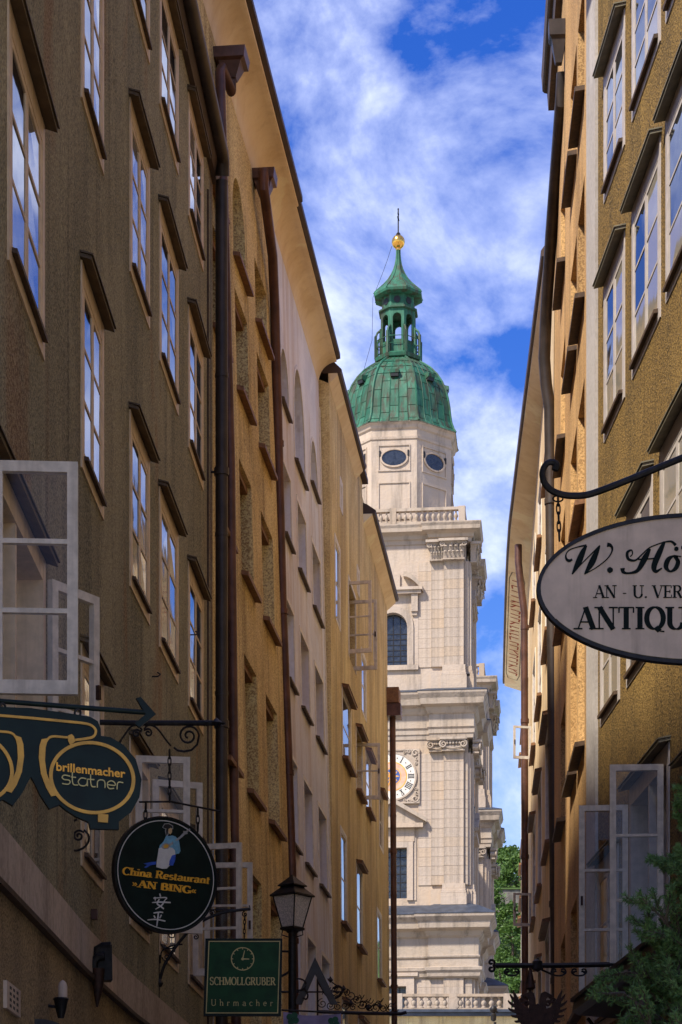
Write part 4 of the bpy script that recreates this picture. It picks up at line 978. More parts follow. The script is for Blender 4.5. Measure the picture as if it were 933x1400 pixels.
# lantern
mb = MB(); mb.rings([octr(r, z) for r, z in ((1.5, 64.7), (1.72, 64.78), (1.78, 65.0), (1.62, 65.1), (1.55, 65.16))], True); lan = tp('lantern', mb, M['copper'])
def arch_panel(ang, rr, z0, z1, wfull, wopen, zo0, zo1, mat, nm, th=.14):
    mb = MB(); n = 10
    def f(u, z, d): x, y = u, -rr - d; return (x * math.cos(ang) - y * math.sin(ang), x * math.sin(ang) + y * math.cos(ang), z)
    arch = [(wopen * math.cos(math.pi * q / n), zo1 - wopen + wopen * math.sin(math.pi * q / n)) for q in range(n + 1)]
    left = [(-wfull, z0), (-wfull, z1)] ; outer = [(wfull, z0), (wfull, z1), (-wfull, z1), (-wfull, z0)]
    poly = [(wopen, z0), (wfull, z0), (wfull, z1), (0, z1)] + [(x, z) for x, z in reversed(arch[:n // 2 + 1])]
    mb.prism(poly, f, -th, 0); mb.prism([(-x, z) for x, z in reversed(poly)], f, -th, 0)
    if zo0 > z0: mb.box(-wopen + .001, wopen - .001, z0, zo0, -th, -.01, f)
    return tp(nm, mb, mat, lan)
RLn = 1.3; apn = RLn * math.cos(math.pi / 8); wn_ = RLn * math.sin(math.pi / 8)
for q in range(8):
    ang = q * math.pi / 4
    arch_panel(ang, apn, 65.1, 68.25, wn_, .30, 66.1, 67.95, M['copper'], 'lantern_arch')
mb = MB(); mb.rings([octr(r, z) for r, z in ((1.32, 68.25), (1.46, 68.3), (1.46, 68.42), (1.3, 68.46))], True); tp('lantern_string', mb, M['copper'], lan)
for q in range(8):
    ang = q * math.pi / 4
    def f(u, z, d): x, y = u, -apn * .93 - d; return (x * math.cos(ang) - y * math.sin(ang), x * math.sin(ang) + y * math.cos(ang), z)
    mb = MB(); mb.box(-wn_ * .93, wn_ * .93, 68.46, 69.35, -.1, 0, f); tp('lantern_panel', mb, M['copper'], lan)
    E = [(.24 * math.cos(t_ * math.pi / 8), 68.92 + .24 * math.sin(t_ * math.pi / 8)) for t_ in range(16)]
    mb = MB(); mb.prism(E, f, .002, .03); tp('roundel', mb, M['print_hair'], lan)
    # railing with braced posts round the lantern
    v = Vector((math.cos(2 * math.pi * (q + .5) / 8 - math.pi / 2), math.sin(2 * math.pi * (q + .5) / 8 - math.pi / 2), 0)); mb = MB()
    tn = Vector((-v.y, v.x, 0))
    def bar_(p, q_, w=.07): mb.hexa([tuple(Vector(pt) + tn * s_ * w + v * t_ * w + Vector((0, 0, 0))) for pt in (p, q_) for s_, t_ in ((-1, -1), (1, -1), (1, 1), (-1, 1))])
    o_ = v * 1.68; i_ = v * 1.3
    bar_(o_ + Vector((0, 0, 65.0)), o_ + Vector((0, 0, 66.55)), .08); bar_(i_ + Vector((0, 0, 65.0)), i_ + Vector((0, 0, 67.1)), .08)
    mb.tube([o_ + Vector((0, 0, 66.5)), o_ * .93 + Vector((0, 0, 66.8)), i_ + Vector((0, 0, 67.05))], .08, 5); mb.tube([o_ + Vector((0, 0, 65.75)), i_ + Vector((0, 0, 65.9))], .05, 5)
    tp('buttress', mb, M['copper'], lan)
    w0, w1 = octr(1.68, 66.2)[q], octr(1.68, 66.2)[(q + 1) % 8]; mb = MB(); mb.tube([w0, w1], .03, 5); mb.tube([(w0[0], w0[1], 65.7), (w1[0], w1[1], 65.7)], .02, 5); tp('rail', mb, M['copper'], lan)
sp = [(1.5, 69.3), (1.78, 69.38), (1.82, 69.55), (1.72, 69.72), (1.42, 70.0), (1.06, 70.35), (.77, 70.7), (.54, 71.07), (.36, 71.45), (.25, 71.8), (.18, 72.2), (.145, 72.6), (.14, 72.9)]
mb = MB(); mb.rings([octr(r, z) for r, z in sp], True); spire = tp('spire_roof', mb, M['copper'], lan)
for q in range(8):
    mb = MB(); mb.tube([(x * 1.01, y * 1.01, z) for x, y, z in [octr(r, zz)[q] for r, zz in sp[2:]]], .035, 5); tp('rib', mb, M['copper'], lan)
mb = MB(); mb.lathe([(.16, 72.85), (.2, 72.95), (.16, 73.02)] , 12); mb.lathe([(.01, 72.95)] + [(.47 * math.sin(math.pi * q / 12), 73.45 - .49 * math.cos(math.pi * q / 12)) for q in range(1, 12)] + [(.01, 73.93)], 20); tp('gilded_ball', mb, M['gold'], None, 60)
mb = MB(); mb.lathe([(.14, 73.9), (.17, 74.0), (.1, 74.1)], 8); mb.box(-.045, .045, -.045, .045, 74.0, 75.75); mb.box(-.05, .05, -.26, .26, 75.05, 75.15); mb.box(-.051, .051, -.15, .15, 75.4, 75.47)
for a, z in ((-.26, 75.1), (.26, 75.1), (0, 75.78)): mb.lathe([(0, -.08), (.08, 0), (0, .08)], 6, (0, a, z))
cr = tp('cross', mb, M['iron'])
mb = MB(); pts = [(-.45, 0, 73.2)] + [(-.45 - 1.35 * t_, 0, 73.2 - 3.6 * t_ ** .9 + .0) for t_ in (.25, .5, .75, 1)] + [(-1.86, 0, 66.6), (-2.5, 0, 64.3)]; mb.tube(pts, .014, 4); tp('lightning_cable', mb, M['iron'])
# second tower of the pair, farther back
def copy_tree(o, parent=None):
    c = o.copy(); COL.objects.link(c)
    if parent is not None: c.parent = parent
    for ch in list(o.children): copy_tree(ch, c)
    return c
sr, cr_ = math.sin(R(-TROT)), math.cos(R(-TROT))
T2 = copy_tree(T); T2.location = (TX + 38.5 * sr, TY + 38.5 * cr_, 0)
T2['label'] = 'second church tower mostly hidden behind the domed tower, only its right edge showing'; T['group'] = T2['group'] = 'pair of church towers'
# church front between the towers
nv = thing('church_building', 'church wall joining the two stone towers', 'church', (TX + 19 * sr - 1.0, TY + 19 * cr_, 0)); nv.rotation_euler = (0, 0, R(TROT))
mb = MB(); mb.box(-9, 3.9, -14.2, 14.2, 0, 35.5); link('wall', mesh(mb, M['stone']), nv)
mb = MB(); mb.rings([[(x, y, z) for x, y in ((-9 - o_, -14.2), (3.9 + o_, -14.2), (3.9 + o_, 14.2), (-9 - o_, 14.2))] for o_, z in ((0, 35.5), (.2, 35.8), (.6, 36.1), (.7, 36.5), (-.5, 36.8))], True); link('cornice', mesh(mb, M['carved']), nv)
mb = MB(); mb.hexa([(-8.5, -14.2, 36.8), (3.4, -14.2, 36.8), (3.4, 14.2, 36.8), (-8.5, 14.2, 36.8), (-3, -14.2, 42), (-2, -14.2, 42), (-2, 14.2, 42), (-3, 14.2, 42)]); link('roof', mesh(mb, M['blue_roof']), nv)
# ------------------------------------------------------------------ terrace with balustrade in front of the church
TYy = 120.0; zt_ = EYE + (HY - 1359) / F * TYy; zb_ = EYE + (HY - 1381) / F * TYy
ter = thing('terrace_wall', 'yellow terrace wall topped by a pale stone balustrade below the church', 'wall', (8, TYy, 0))
mb = MB(); mb.box(-20, 40, TYy, TYy + 5, 0, zb_ - .35); part('wall', mb, M['yellow'], ter)
mb = MB(); mb.box(-20, 40, TYy - .25, TYy + 5.2, zb_ - .348, zb_ - .15); mb.box(-20, 40, TYy - .45, TYy + 5.2, zb_ - .149, zb_); part('cornice', mb, M['blue_roof'], ter)
mb = MB(); mb.box(-20, 40, TYy - .1, TYy + .25, zb_ + .002, zb_ + .12); mb.box(-20, 40, TYy - .14, TYy + .29, zt_ - .16, zt_); part('balustrade_rail', mb, M['carved'], ter)
bh = zt_ - .16 - zb_ - .12
bl = mesh(MB().lathe([(r * 1.15, z / .8 * bh) for r, z in ((.12, 0), (.12, .08), (.07, .12), (.09, .2), (.14, .34), (.12, .46), (.06, .6), (.055, .68), (.11, .74), (.11, .8))], 8), M['carved'], smooth=50)
xx = -6.0; i = 0
while xx < 22:
    if i % 7 == 0:
        mb = MB(); mb.box(xx - .22, xx + .22, TYy - .16, TYy + .3, zb_ + .003, zt_ + .015); part('balustrade_post', mb, M['carved'], ter)
    else:
        o = link('baluster', bl, ter); o.location = (xx - 8, .08, zb_ + .12)
    xx += .44; i += 1
# ------------------------------------------------------------------ trees on the hill
rt = random.Random(21)
def crown_mesh(seed, hgt, rad, n=2600, leaf=.34):
    r_ = random.Random(seed); mb = MB()
    cl = []
    for _ in range(26):
        a = r_.uniform(0, 6.28); z = r_.uniform(.22, .98); rr = rad * math.sin(math.pi * min(1, .12 + z * .85)) * r_.uniform(.3, .95)
        cl.append((math.cos(a) * rr, math.sin(a) * rr, z * hgt, r_.uniform(.6, 1.25) * rad * .33))
    for _ in range(n):
        c = r_.choice(cl); d = Vector((r_.gauss(0, 1), r_.gauss(0, 1), r_.gauss(0, .8))); d.normalize(); d *= c[3] * r_.uniform(.45, 1.08)
        p = Vector(c[:3]) + d; s = leaf * r_.uniform(.6, 1.3)
        t = Vector((r_.gauss(0, 1), r_.gauss(0, 1), r_.gauss(0, .6))).normalized(); b = t.cross(Vector((r_.gauss(0, 1), r_.gauss(0, 1), r_.gauss(0, 1)))).normalized()
        mb.add([p - t * s, p - b * s * .5, p + t * s, p + b * s * .5], [(0, 1, 2, 3)])
    return mesh(mb, M['leaf'], recalc=False)
def trunk_mesh(seed, hgt, rad):
    r_ = random.Random(seed); mb = MB()
    mb.tube([(0, 0, -1), (.05, .02, hgt * .3), (-.05, .1, hgt * .6), (.1, 0, hgt * .9)], [.28, .22, .14, .04], 8)
    for _ in range(7):
        a = r_.uniform(0, 6.28); z = r_.uniform(.25, .7) * hgt; mb.tube([(0, 0, z), (math.cos(a) * rad * .35, math.sin(a) * rad * .35, z + hgt * .1), (math.cos(a) * rad * .75, math.sin(a) * rad * .75, z + hgt * .22)], [.09, .06, .02], 5)
    return mesh(mb, M['bark'], smooth=60)
vars_ = [(crown_mesh(s_, 11, 3.8), trunk_mesh(s_, 11, 3.8)) for s_ in (1, 2, 3)]
tree_spots = [(686, 222, 'lowest'), (705, 226, ''), (690, 238, ''), (709, 244, ''), (697, 252, ''), (684, 262, ''), (712, 262, ''), (701, 272, ''), (690, 286, ''), (711, 287, ''), (700, 300, ''), (686, 309, ''), (716, 312, ''), (675, 275, ''), (725, 240, ''), (670, 240, '')]
ords = ['lowest leafy tree on the hill beside the rear church tower', 'leafy tree at the foot of the hill next to the cream house', 'second leafy tree up the hill beside the rear tower', 'second leafy tree up the hill next to the cream house', 'leafy tree in the middle of the gap below the hill wall', 'leafy tree touching the rear tower edge below the hill wall', 'leafy tree touching the cream house just below the hill wall', 'leafy tree standing in the middle of the gap right under the hill wall', 'leafy tree above the hill wall beside the rear tower', 'leafy tree above the hill wall next to the cream house', 'leafy tree on the hill top in the middle of the gap', 'tall thin leafy tree on the hill top against the sky by the rear tower', 'leafy tree on the hill top mostly behind the cream house', 'leafy tree on the hill mostly behind the rear tower', 'leafy tree at the hill foot mostly behind the cream house', 'leafy tree at the hill foot mostly behind the rear tower']
for i, ((px, Y, _), lab) in enumerate(zip(tree_spots, ords)):
    x = (px - CX) / F * Y; cm_, tm = vars_[i % 3]
    t = thing('leafy_tree', lab, 'tree', (x, Y, hill_z(x, Y) - .3), 'trees on the hill behind the church'); s_ = rt.uniform(.5, .78)
    if i == 11: s_ = .95
    for nm, me in (('trunk', tm), ('crown', cm_)):
        o = link(nm, me, t); o.scale = (s_, s_, s_); o.rotation_euler = (0, 0, rt.uniform(0, 6.28) if nm == 'crown' else 0)
# stone wall part way up the hill
wall = thing('hill_wall', 'low grey stone wall running across the green hill', 'wall', (22, 279, 0)); mb = MB()
zw = EYE + (HY - 1232) / F * 279; zw1 = EYE + (HY - 1216) / F * 279
mb.box(8, 40, 279, 280, zw - 2, zw1); part('wall', mb, simple('old_grey_stone', (0.15, 0.135, 0.115), .9, .3, 1.5), wall); mb = MB(); mb.box(8, 40, 278.8, 280.2, zw1 + .002, zw1 + .2); part('coping', mb, M['grass'], wall)
# ------------------------------------------------------------------ flat sign planes and lettering
class Plane:
    def __init__(s, px, py, Y, yaw=0.0):
        s.O = W(px, py, Y); s.r = Vector((math.cos(R(yaw)), math.sin(R(yaw)), 0)); s.n = Vector((math.sin(R(yaw)), -math.cos(R(yaw)), 0))
    def fn(s, u, v, d): p = s.O + s.r * u + s.n * d; return (p.x, p.y, p.z + v)
    def uv(s, px, py):
        C_ = Vector((0, 0, EYE)); D_ = Vector(((px - CX) / F, 1, (HY - py) / F)); t = (s.O - C_).dot(s.n) / D_.dot(s.n); p = C_ + D_ * t
        return ((p - s.O).dot(s.r), p.z - s.O.z)
    def poly(s, mb, pts, d0, d1): mb.prism([s.uv(*p) for p in pts], s.fn, d0, d1); return mb
def smooth_path(pts, n=6, closed=False):
    out = []; m = len(pts)
    for i in range(m if closed else m - 1):
        p0 = pts[(i - 1) % m] if (closed or i > 0) else pts[0]; p1 = pts[i]; p2 = pts[(i + 1) % m]; p3 = pts[(i + 2) % m] if (closed or i < m - 2) else pts[-1]
        for k in range(n):
            t = k / n
            out.append(tuple(.5 * (2 * b + (c - a) * t + (2 * a - 5 * b + 4 * c - d) * t * t + (-a + 3 * b - 3 * c + d) * t ** 3) for a, b, c, d in zip(p0, p1, p2, p3)))
    if not closed: out.append(tuple(pts[-1]))
    return out
def ribbon(pts):
    """pts: (x, y, width) -> outline"""
    L_, R_ = [], []
    for i, (x, y, w) in enumerate(pts):
        a = pts[max(i - 1, 0)]; b = pts[min(i + 1, len(pts) - 1)]; dx, dy = b[0] - a[0], b[1] - a[1]; q = math.hypot(dx, dy) or 1
        nx, ny = -dy / q * w / 2, dx / q * w / 2; L_.append((x + nx, y + ny)); R_.append((x - nx, y - ny))
    return L_ + R_[::-1]
def AR(cx, cy, rx, ry, a0, a1, n=12): return [(cx + rx * math.cos(R(a0 + (a1 - a0) * i / n)), cy + ry * math.sin(R(a0 + (a1 - a0) * i / n))) for i in range(n + 1)]
X_ = .64
GL = {
 'A': (.76, [('t', (.07, 0), (.37, 1)), ('T', (.36, 1), (.67, 0)), ('t', (.17, .33), (.56, .33))], [(.07, 0), (.67, 0)]),
 'B': (.68, [('T', (.15, 0), (.15, 1)), ('v', (.15, .98), *AR(.32, .755, .2, .225, 90, -90), (.15, .53)), ('v', (.15, .51), *AR(.35, .265, .24, .245, 90, -90), (.15, .02))], []),
 'C': (.72, [('v', *AR(.42, .5, .33, .49, 50, 310, 20)), ('t', (.66, .98), (.66, .68))], []),
 'E': (.64, [('T', (.15, 0), (.15, 1)), ('t', (.15, .975), (.56, .975)), ('t', (.15, .51), (.46, .51)), ('t', (.15, .025), (.58, .025)), ('t', (.55, .98), (.55, .78)), ('t', (.57, .02), (.57, .24)), ('t', (.46, .62), (.46, .4))], [(.15, 0), (.15, 1)]),
 'G': (.76, [('v', *AR(.42, .5, .33, .49, 50, 300, 20)), ('T', (.66, .02), (.66, .42)), ('t', (.65, .98), (.65, .7))], [(.66, .42)]),
 'H': (.80, [('T', (.15, 0), (.15, 1)), ('T', (.65, 0), (.65, 1)), ('t', (.15, .51), (.65, .51))], [(.15, 0), (.15, 1), (.65, 0), (.65, 1)]),
 'I': (.36, [('T', (.18, 0), (.18, 1))], [(.18, 0), (.18, 1)]),
 'L': (.62, [('T', (.15, 0), (.15, 1)), ('t', (.15, .025), (.57, .025)), ('t', (.56, .02), (.56, .26))], [(.15, 0), (.15, 1)]),
 'M': (.96, [('t', (.13, 0), (.13, 1)), ('T', (.15, 1), (.47, .05)), ('t', (.47, .05), (.79, 1)), ('T', (.81, 0), (.81, 1))], [(.13, 0), (.81, 0), (.11, 1), (.83, 1)]),
 'N': (.82, [('t', (.13, 0), (.13, 1)), ('T', (.13, 1), (.67, 0)), ('t', (.67, 0), (.67, 1))], [(.13, 0), (.11, 1), (.67, 1)]),
 'O': (.80, [('v', *AR(.4, .5, .32, .49, 90, 450, 28))], []),
 'Q': (.82, [('v', *AR(.4, .5, .32, .49, 90, 450, 28)), ('T', (.42, .1), (.58, -.08)), ('t', (.58, -.08), (.76, -.1))], []),
 'R': (.74, [('T', (.15, 0), (.15, 1)), ('v', (.15, .98), *AR(.34, .745, .22, .235, 90, -90), (.15, .5)), ('T', (.36, .51), (.62, 0))], [(.15, 0), (.15, 1), (.64, 0)]),
 'S': (.60, [('v', *AR(.3, .74, .2, .245, 35, 250, 14), *AR(.3, .26, .23, .25, 80, -145, 14)), ('t', (.49, .97), (.49, .74)), ('t', (.09, .03), (.09, .28))], []),
 'T': (.70, [('T', (.35, 0), (.35, 1)), ('t', (.06, .975), (.64, .975)), ('t', (.07, .98), (.07, .74)), ('t', (.63, .98), (.63, .74))], [(.35, 0)]),
 'U': (.80, [('T', (.15, 1), (.15, .3)), ('v', *AR(.4, .3, .25, .29, 180, 360, 14)), ('t', (.65, .3), (.65, 1))], [(.15, 1), (.65, 1)]),
 'V': (.76, [('T', (.09, 1), (.38, 0)), ('t', (.38, 0), (.67, 1))], [(.09, 1), (.67, 1)]),
 'a': (.54, [('T', (.4, .0), (.4, .42)), ('v', (.4, .42), *AR(.24, .45, .16, .18, 10, 160, 8)), ('v', *AR(.23, .17, .16, .165, 60, 330, 12))], [(.45, 0)]),
 'c': (.50, [('v', *AR(.28, .32, .21, .31, 45, 315, 16))], []),
 'e': (.54, [('v', (.09, .34), (.47, .34), *AR(.28, .33, .2, .3, 5, 310, 18))], []),
 'h': (.60, [('T', (.13, 0), (.13, 1)), ('v', (.13, .44), *AR(.3, .42, .16, .2, 160, 0, 10)), ('T', (.46, .42), (.46, 0))], [(.13, 0), (.46, 0), (.1, 1)]),
 'i': (.28, [('T', (.14, 0), (.14, .62)), ('T', (.14, .8), (.14, .93))], [(.14, 0), (.1, .62)]),
 'm': (.92, [('T', (.13, 0), (.13, .62)), ('v', (.13, .42), *AR(.29, .42, .15, .2, 160, 0, 10)), ('T', (.44, .42), (.44, 0)), ('v', (.44, .42), *AR(.6, .42, .15, .2, 160, 0, 10)), ('T', (.75, .42), (.75, 0))], [(.13, 0), (.44, 0), (.75, 0)]),
 'n': (.60, [('T', (.13, 0), (.13, .62)), ('v', (.13, .42), *AR(.3, .42, .16, .2, 160, 0, 10)), ('T', (.46, .42), (.46, 0))], [(.13, 0), (.46, 0)]),
 'r': (.44, [('T', (.13, 0), (.13, .62)), ('v', (.13, .4), *AR(.29, .42, .13, .18, 160, 50, 7)), ('T', (.36, .5), (.38, .58))], [(.13, 0)]),
 's': (.44, [('v', *AR(.22, .46, .13, .155, 30, 250, 10), *AR(.22, .165, .16, .16, 80, -150, 10))], []),
 't': (.38, [('T', (.15, .12), (.15, .84)), ('t', (.03, .6), (.33, .6)), ('v', *AR(.25, .14, .1, .13, 180, 300, 7))], []),
 'u': (.60, [('T', (.13, .62), (.13, .2)), ('v', *AR(.29, .2, .16, .19, 180, 340, 10)), ('T', (.46, .62), (.46, 0))], [(.5, 0)]),
 '-': (.44, [('t', (.1, .36), (.34, .36))], []), '.': (.26, [('T', (.13, .0), (.13, .12))], []), ' ': (.34, [], []),
 '»': (.52, [('t', (.08, .6), (.22, .36)), ('t', (.22, .36), (.08, .12)), ('t', (.26, .6), (.4, .36)), ('t', (.4, .36), (.26, .12))], []),
 '«': (.52, [('t', (.22, .6), (.08, .36)), ('t', (.08, .36), (.22, .12)), ('t', (.4, .6), (.26, .36)), ('t', (.26, .36), (.4, .12))], []),
}
def serif_text(pl, txt, a, b, hgt, thick, thin, mat, parent, d0=.002, track=0.0, serif=.1, name='letter', italic=0.0):
    """set txt between two photo points on the sign plane; one mesh per letter"""
    ua, ub = pl.uv(*a), pl.uv(*b); tot = sum(GL[c][0] for c in txt) + track * (len(txt) - 1); sx = (ub[0] - ua[0]) / tot; x = 0; sl = (ub[1] - ua[1]) / (ub[0] - ua[0])
    for c in txt:
        adv, strokes, ser = GL[c]
        if strokes:
            mb = MB(); k = 0
            def put(pts):
                nonlocal k
                q = ribbon(pts); q = [(ua[0] + (x + px_ + italic * py_) * sx, ua[1] + py_ * hgt + (x + px_) * sx * sl) for px_, py_ in q]
                mb.prism(q, pl.fn, d0 - .002, d0 + .002 + .0004 * k); k += 1
            for st_ in strokes:
                md, P = st_[0], st_[1:]
                if md == 'T': put([(px_, py_, thick) for px_, py_ in P])
                elif md == 't': put([(px_, py_, thin) for px_, py_ in P])
                else:
                    o_ = []
                    for i, (px_, py_) in enumerate(P):
                        p0, p1 = P[max(0, i - 1)], P[min(len(P) - 1, i + 1)]; dx, dy = p1[0] - p0[0], p1[1] - p0[1]; o_.append((px_, py_, thin + (thick - thin) * abs(dy) / (math.hypot(dx, dy) or 1)))
                    put(o_)
            for sx_, sy_ in ser:
                if serif: yy = sy_ - thin / 2 if sy_ > .3 else sy_ + thin / 2; put([(sx_ - serif - thick / 2, yy, thin), (sx_ + serif + thick / 2, yy, thin)])
            part(name, mb, mat, parent)
        x += adv + track
def stroke_letters(pl, strokes, mat, parent, name, d0=.002, n=6):
    """strokes in photo pixels with width, smoothed"""
    for grp in strokes:
        mb = MB()
        for k, st_ in enumerate(grp):
            P = smooth_path(st_, n) if len(st_) > 2 else st_
            q = []
            for x, y, w in P: u, v = pl.uv(x, y); u2, _ = pl.uv(x + w, y); q.append((u, v, abs(u2 - u)))
            mb.prism(ribbon(q), pl.fn, d0 - .002, d0 + .002 + .0004 * k)
        part(name, mb, mat, parent)
def sans_text(pl, txt, a, b, hgt, mat, parent, bold=0.02, name='lettering', d0=.002):
    cu = bpy.data.curves.new('t', 'FONT'); cu.body = txt; cu.size = 1; cu.offset = bold; cu.resolution_u = 3; cu.extrude = 0
    ob = bpy.data.objects.new('t', cu); COL.objects.link(ob); dg = bpy.context.evaluated_depsgraph_get(); me = ob.evaluated_get(dg).to_mesh()
    vs_ = [v.co.copy() for v in me.vertices]; fs_ = [tuple(p.vertices) for p in me.polygons]
    ob.evaluated_get(dg).to_mesh_clear(); bpy.data.objects.remove(ob); bpy.data.curves.remove(cu)
    x0, x1 = min(v.x for v in vs_), max(v.x for v in vs_); y1 = max(v.y for v in vs_); ua, ub = pl.uv(*a), pl.uv(*b); s_ = (ub[0] - ua[0]) / (x1 - x0); sl = (ub[1] - ua[1]) / (ub[0] - ua[0])
    mb = MB(); mb.add([pl.fn(ua[0] + (v.x - x0) * s_, ua[1] + v.y / y1 * hgt + (v.x - x0) * s_ * sl, d0) for v in vs_], fs_)
    return part(name, mb, mat, parent)
def P3(pts, Y): return [tuple(W(x, y, Y)) for x, y in pts]
def scroll(cx, cy, r, turns, dirn, a0, n=26, k=.82): return [(cx + r * (1 - k * i / n) * math.cos(R(a0) + dirn * turns * 2 * math.pi * i / n), cy - r * (1 - k * i / n) * math.sin(R(a0) + dirn * turns * 2 * math.pi * i / n)) for i in range(n + 1)]
def chain(mb, p, q, link_=.035, r=.005):
    p, q = Vector(p), Vector(q); n = max(2, int((q - p).length / (link_ * 1.45))); d = (q - p).normalized(); sd = Vector((1, 0, 0)); fw = Vector((0, 1, 0))
    for i in range(n):
        c = p.lerp(q, (i + .5) / n); L_ = (q - p).length / n * .68; s_ = sd if i % 2 else (sd * .3 + fw)
        mb.tube([tuple(c + d * (L_ * math.cos(t)) + s_ * (link_ * .34 * math.sin(t))) for t in [k * math.pi / 5 for k in range(11)]], r, 5)
def ell(cx, cy, rx, ry, n=48, a0=0, a1=360): return [(cx + rx * math.cos(R(a0 + (a1 - a0) * i / n)), cy - ry * math.sin(R(a0 + (a1 - a0) * i / n))) for i in range(n + (0 if a1 - a0 == 360 else 1))]
def ring_px(pl, mb, cx, cy, rx, ry, w, d0, d1, n=64, a0=0, a1=360):
    o_ = [pl.uv(*p) for p in ell(cx, cy, rx, ry, n, a0, a1)]; i_ = [pl.uv(*p) for p in ell(cx, cy, rx - w, ry - w, n, a0, a1)]
    if a1 - a0 == 360: mb.rings([[pl.fn(*p, d0) for p in o_], [pl.fn(*p, d1) for p in o_], [pl.fn(*p, d1) for p in i_], [pl.fn(*p, d0) for p in i_]])
    else: mb.prism(o_ + i_[::-1], pl.fn, d0, d1)

# ---- spectacles sign with arrow rod
pl = Plane(120, 1060, 10.5, 17)
sg = thing('glasses_sign', 'dark green optician sign shaped like a pair of spectacles', 'sign', tuple(W(60, 1120, 10.45)))
half = [(43, 968), (100, 976), (124, 980), (134, 986), (138, 996), (138.5, 1006), (152, 1008), (170, 1019), (186, 1038), (194, 1066), (191, 1090), (180, 1110), (163, 1123), (163, 1134), (124, 1133), (122, 1124), (104, 1116), (90, 1107), (82, 1100), (68, 1106), (55, 1086), (47, 1069), (43, 1062)]
def mir(p): return (86 - p[0], p[1] - .09 * 2 * (p[0] - 43))
mb = MB(); pl.poly(mb, half + [mir(p) for p in reversed(half[1:-1])], -.03, 0); part('board', mb, M['sign_green'], sg)
def both(f):
    f(lambda p: p); f(mir)
def gold(m):
    mb = MB(); st_ = [(43, 982, 3.4), (90, 986.5, 3.4), (114, 989, 3.4), (125, 992, 3.4), (131, 999, 3.4), (128, 1007, 3.4), (118, 1010, 3.4), (103, 1012, 3.2)]
    mb.prism(ribbon([(*pl.uv(*m((x, y))), w * 10.5 / F) for x, y, w in smooth_path(st_, 5)]), pl.fn, 0, .006)
    st_ = [(101, 1009, 3), (86, 1008, 3), (74, 1007, 3), (67, 1009, 3), (63, 1015, 2.6)]; mb.prism(ribbon([(*pl.uv(*m((x, y))), w * 10.5 / F) for x, y, w in smooth_path(st_, 5)]), pl.fn, 0, .0064)
    part('bridge_line', mb, M['sign_gold'], sg)
    mb = MB(); mb.prism([pl.uv(*m(p)) for p in [(57, 1011), (66, 1009.5), (62.5, 1022), (61.5, 1040), (64, 1058), (69, 1071), (74, 1078), (80, 1084), (76, 1088), (70, 1089), (63, 1077), (56, 1058), (53, 1036), (54, 1020)]], pl.fn, 0, .0068); part('nose_pad', mb, M['sign_gold'], sg)
    mb = MB(); E_ = [(126 + 59 * math.cos(t), 1063.5 - 50 * math.sin(t) + .06 * 59 * math.cos(t)) for t in [i * math.pi / 32 for i in range(64)]]; I_ = [(126 + 54 * math.cos(t), 1063.5 - 45.5 * math.sin(t) + .06 * 54 * math.cos(t)) for t in [i * math.pi / 32 for i in range(64)]]
    eo, ei = [pl.uv(*m(p)) for p in E_], [pl.uv(*m(p)) for p in I_]; mb.rings([[pl.fn(*p, 0) for p in eo], [pl.fn(*p, .0072) for p in eo], [pl.fn(*p, .0072) for p in ei], [pl.fn(*p, 0) for p in ei]]); part('lens_ring', mb, M['sign_gold'], sg)
    mb = MB(); mb.prism([pl.uv(*m(p)) for p in [(134, 1113), (148, 1114), (147.5, 1125), (134, 1124)]], pl.fn, 0, .0078); mb.prism([pl.uv(*m(p)) for p in [(93, 1006), (98, 1004), (101, 1007), (103, 1014), (96, 1019), (93, 1013)]], pl.fn, 0, .0079); part('hinge', mb, M['sign_gold'], sg)
both(gold)
sans_text(pl, 'brillenmacher', (77, 1053.5), (171.5, 1063.5), 11.5 * 10.5 / F, M['sign_orange'], sg, .025, d0=.004)
w_ = 1.35
st = [[[(96, 1061.5, w_), (88, 1060, w_), (85, 1063, w_), (88, 1066, w_), (94, 1066.8, w_), (96, 1069.5, w_), (93, 1072.5, w_), (85, 1071.5, w_)]],
      [[(99, 1056, w_), (99, 1068, w_), (101, 1073, w_), (107, 1073.5, w_)], [(97, 1062.5, w_), (104, 1063.2, w_)]],
      [[(118, 1065, w_), (111, 1064, w_), (107, 1069, w_), (110, 1074, w_), (116, 1074.5, w_), (119, 1071, w_), (119.5, 1065, w_), (119.5, 1075, w_)]],
      [[(124, 1059, w_), (124, 1070, w_), (126, 1075.5, w_), (131, 1075.8, w_)], [(120, 1065.5, w_), (129, 1066.2, w_)]],
      [[(133, 1077, w_), (133.5, 1069, w_), (137, 1066.5, w_), (142, 1067.5, w_), (143.5, 1071, w_), (143.5, 1077.5, w_)]],
      [[(147, 1073, w_), (157, 1074, w_), (156.5, 1070, w_), (152, 1067.8, w_), (147.5, 1070, w_), (147, 1075, w_), (150, 1078.5, w_), (156, 1078, w_)]],
      [[(160, 1079.5, w_), (160.5, 1072, w_), (163, 1069.5, w_), (168.5, 1070.5, w_)]]]
stroke_letters(pl, st, M['sign_pale'], sg, 'letter', .0045)
mb = MB()
for x, y in ((4, 966), (107, 974)):
    mb.tube([pl.fn(*pl.uv(x + 4 * math.cos(t), y + 5 * math.sin(t)), -.012) for t in [k * math.pi / 6 for k in range(13)]], .006, 6)
part('hanging_ring', mb, M['iron'], sg)
rod = thing('sign_rod', 'dark green iron rod ending in an arrowhead above the spectacles sign', 'bracket', tuple(W(-105, 950, 10.25)))
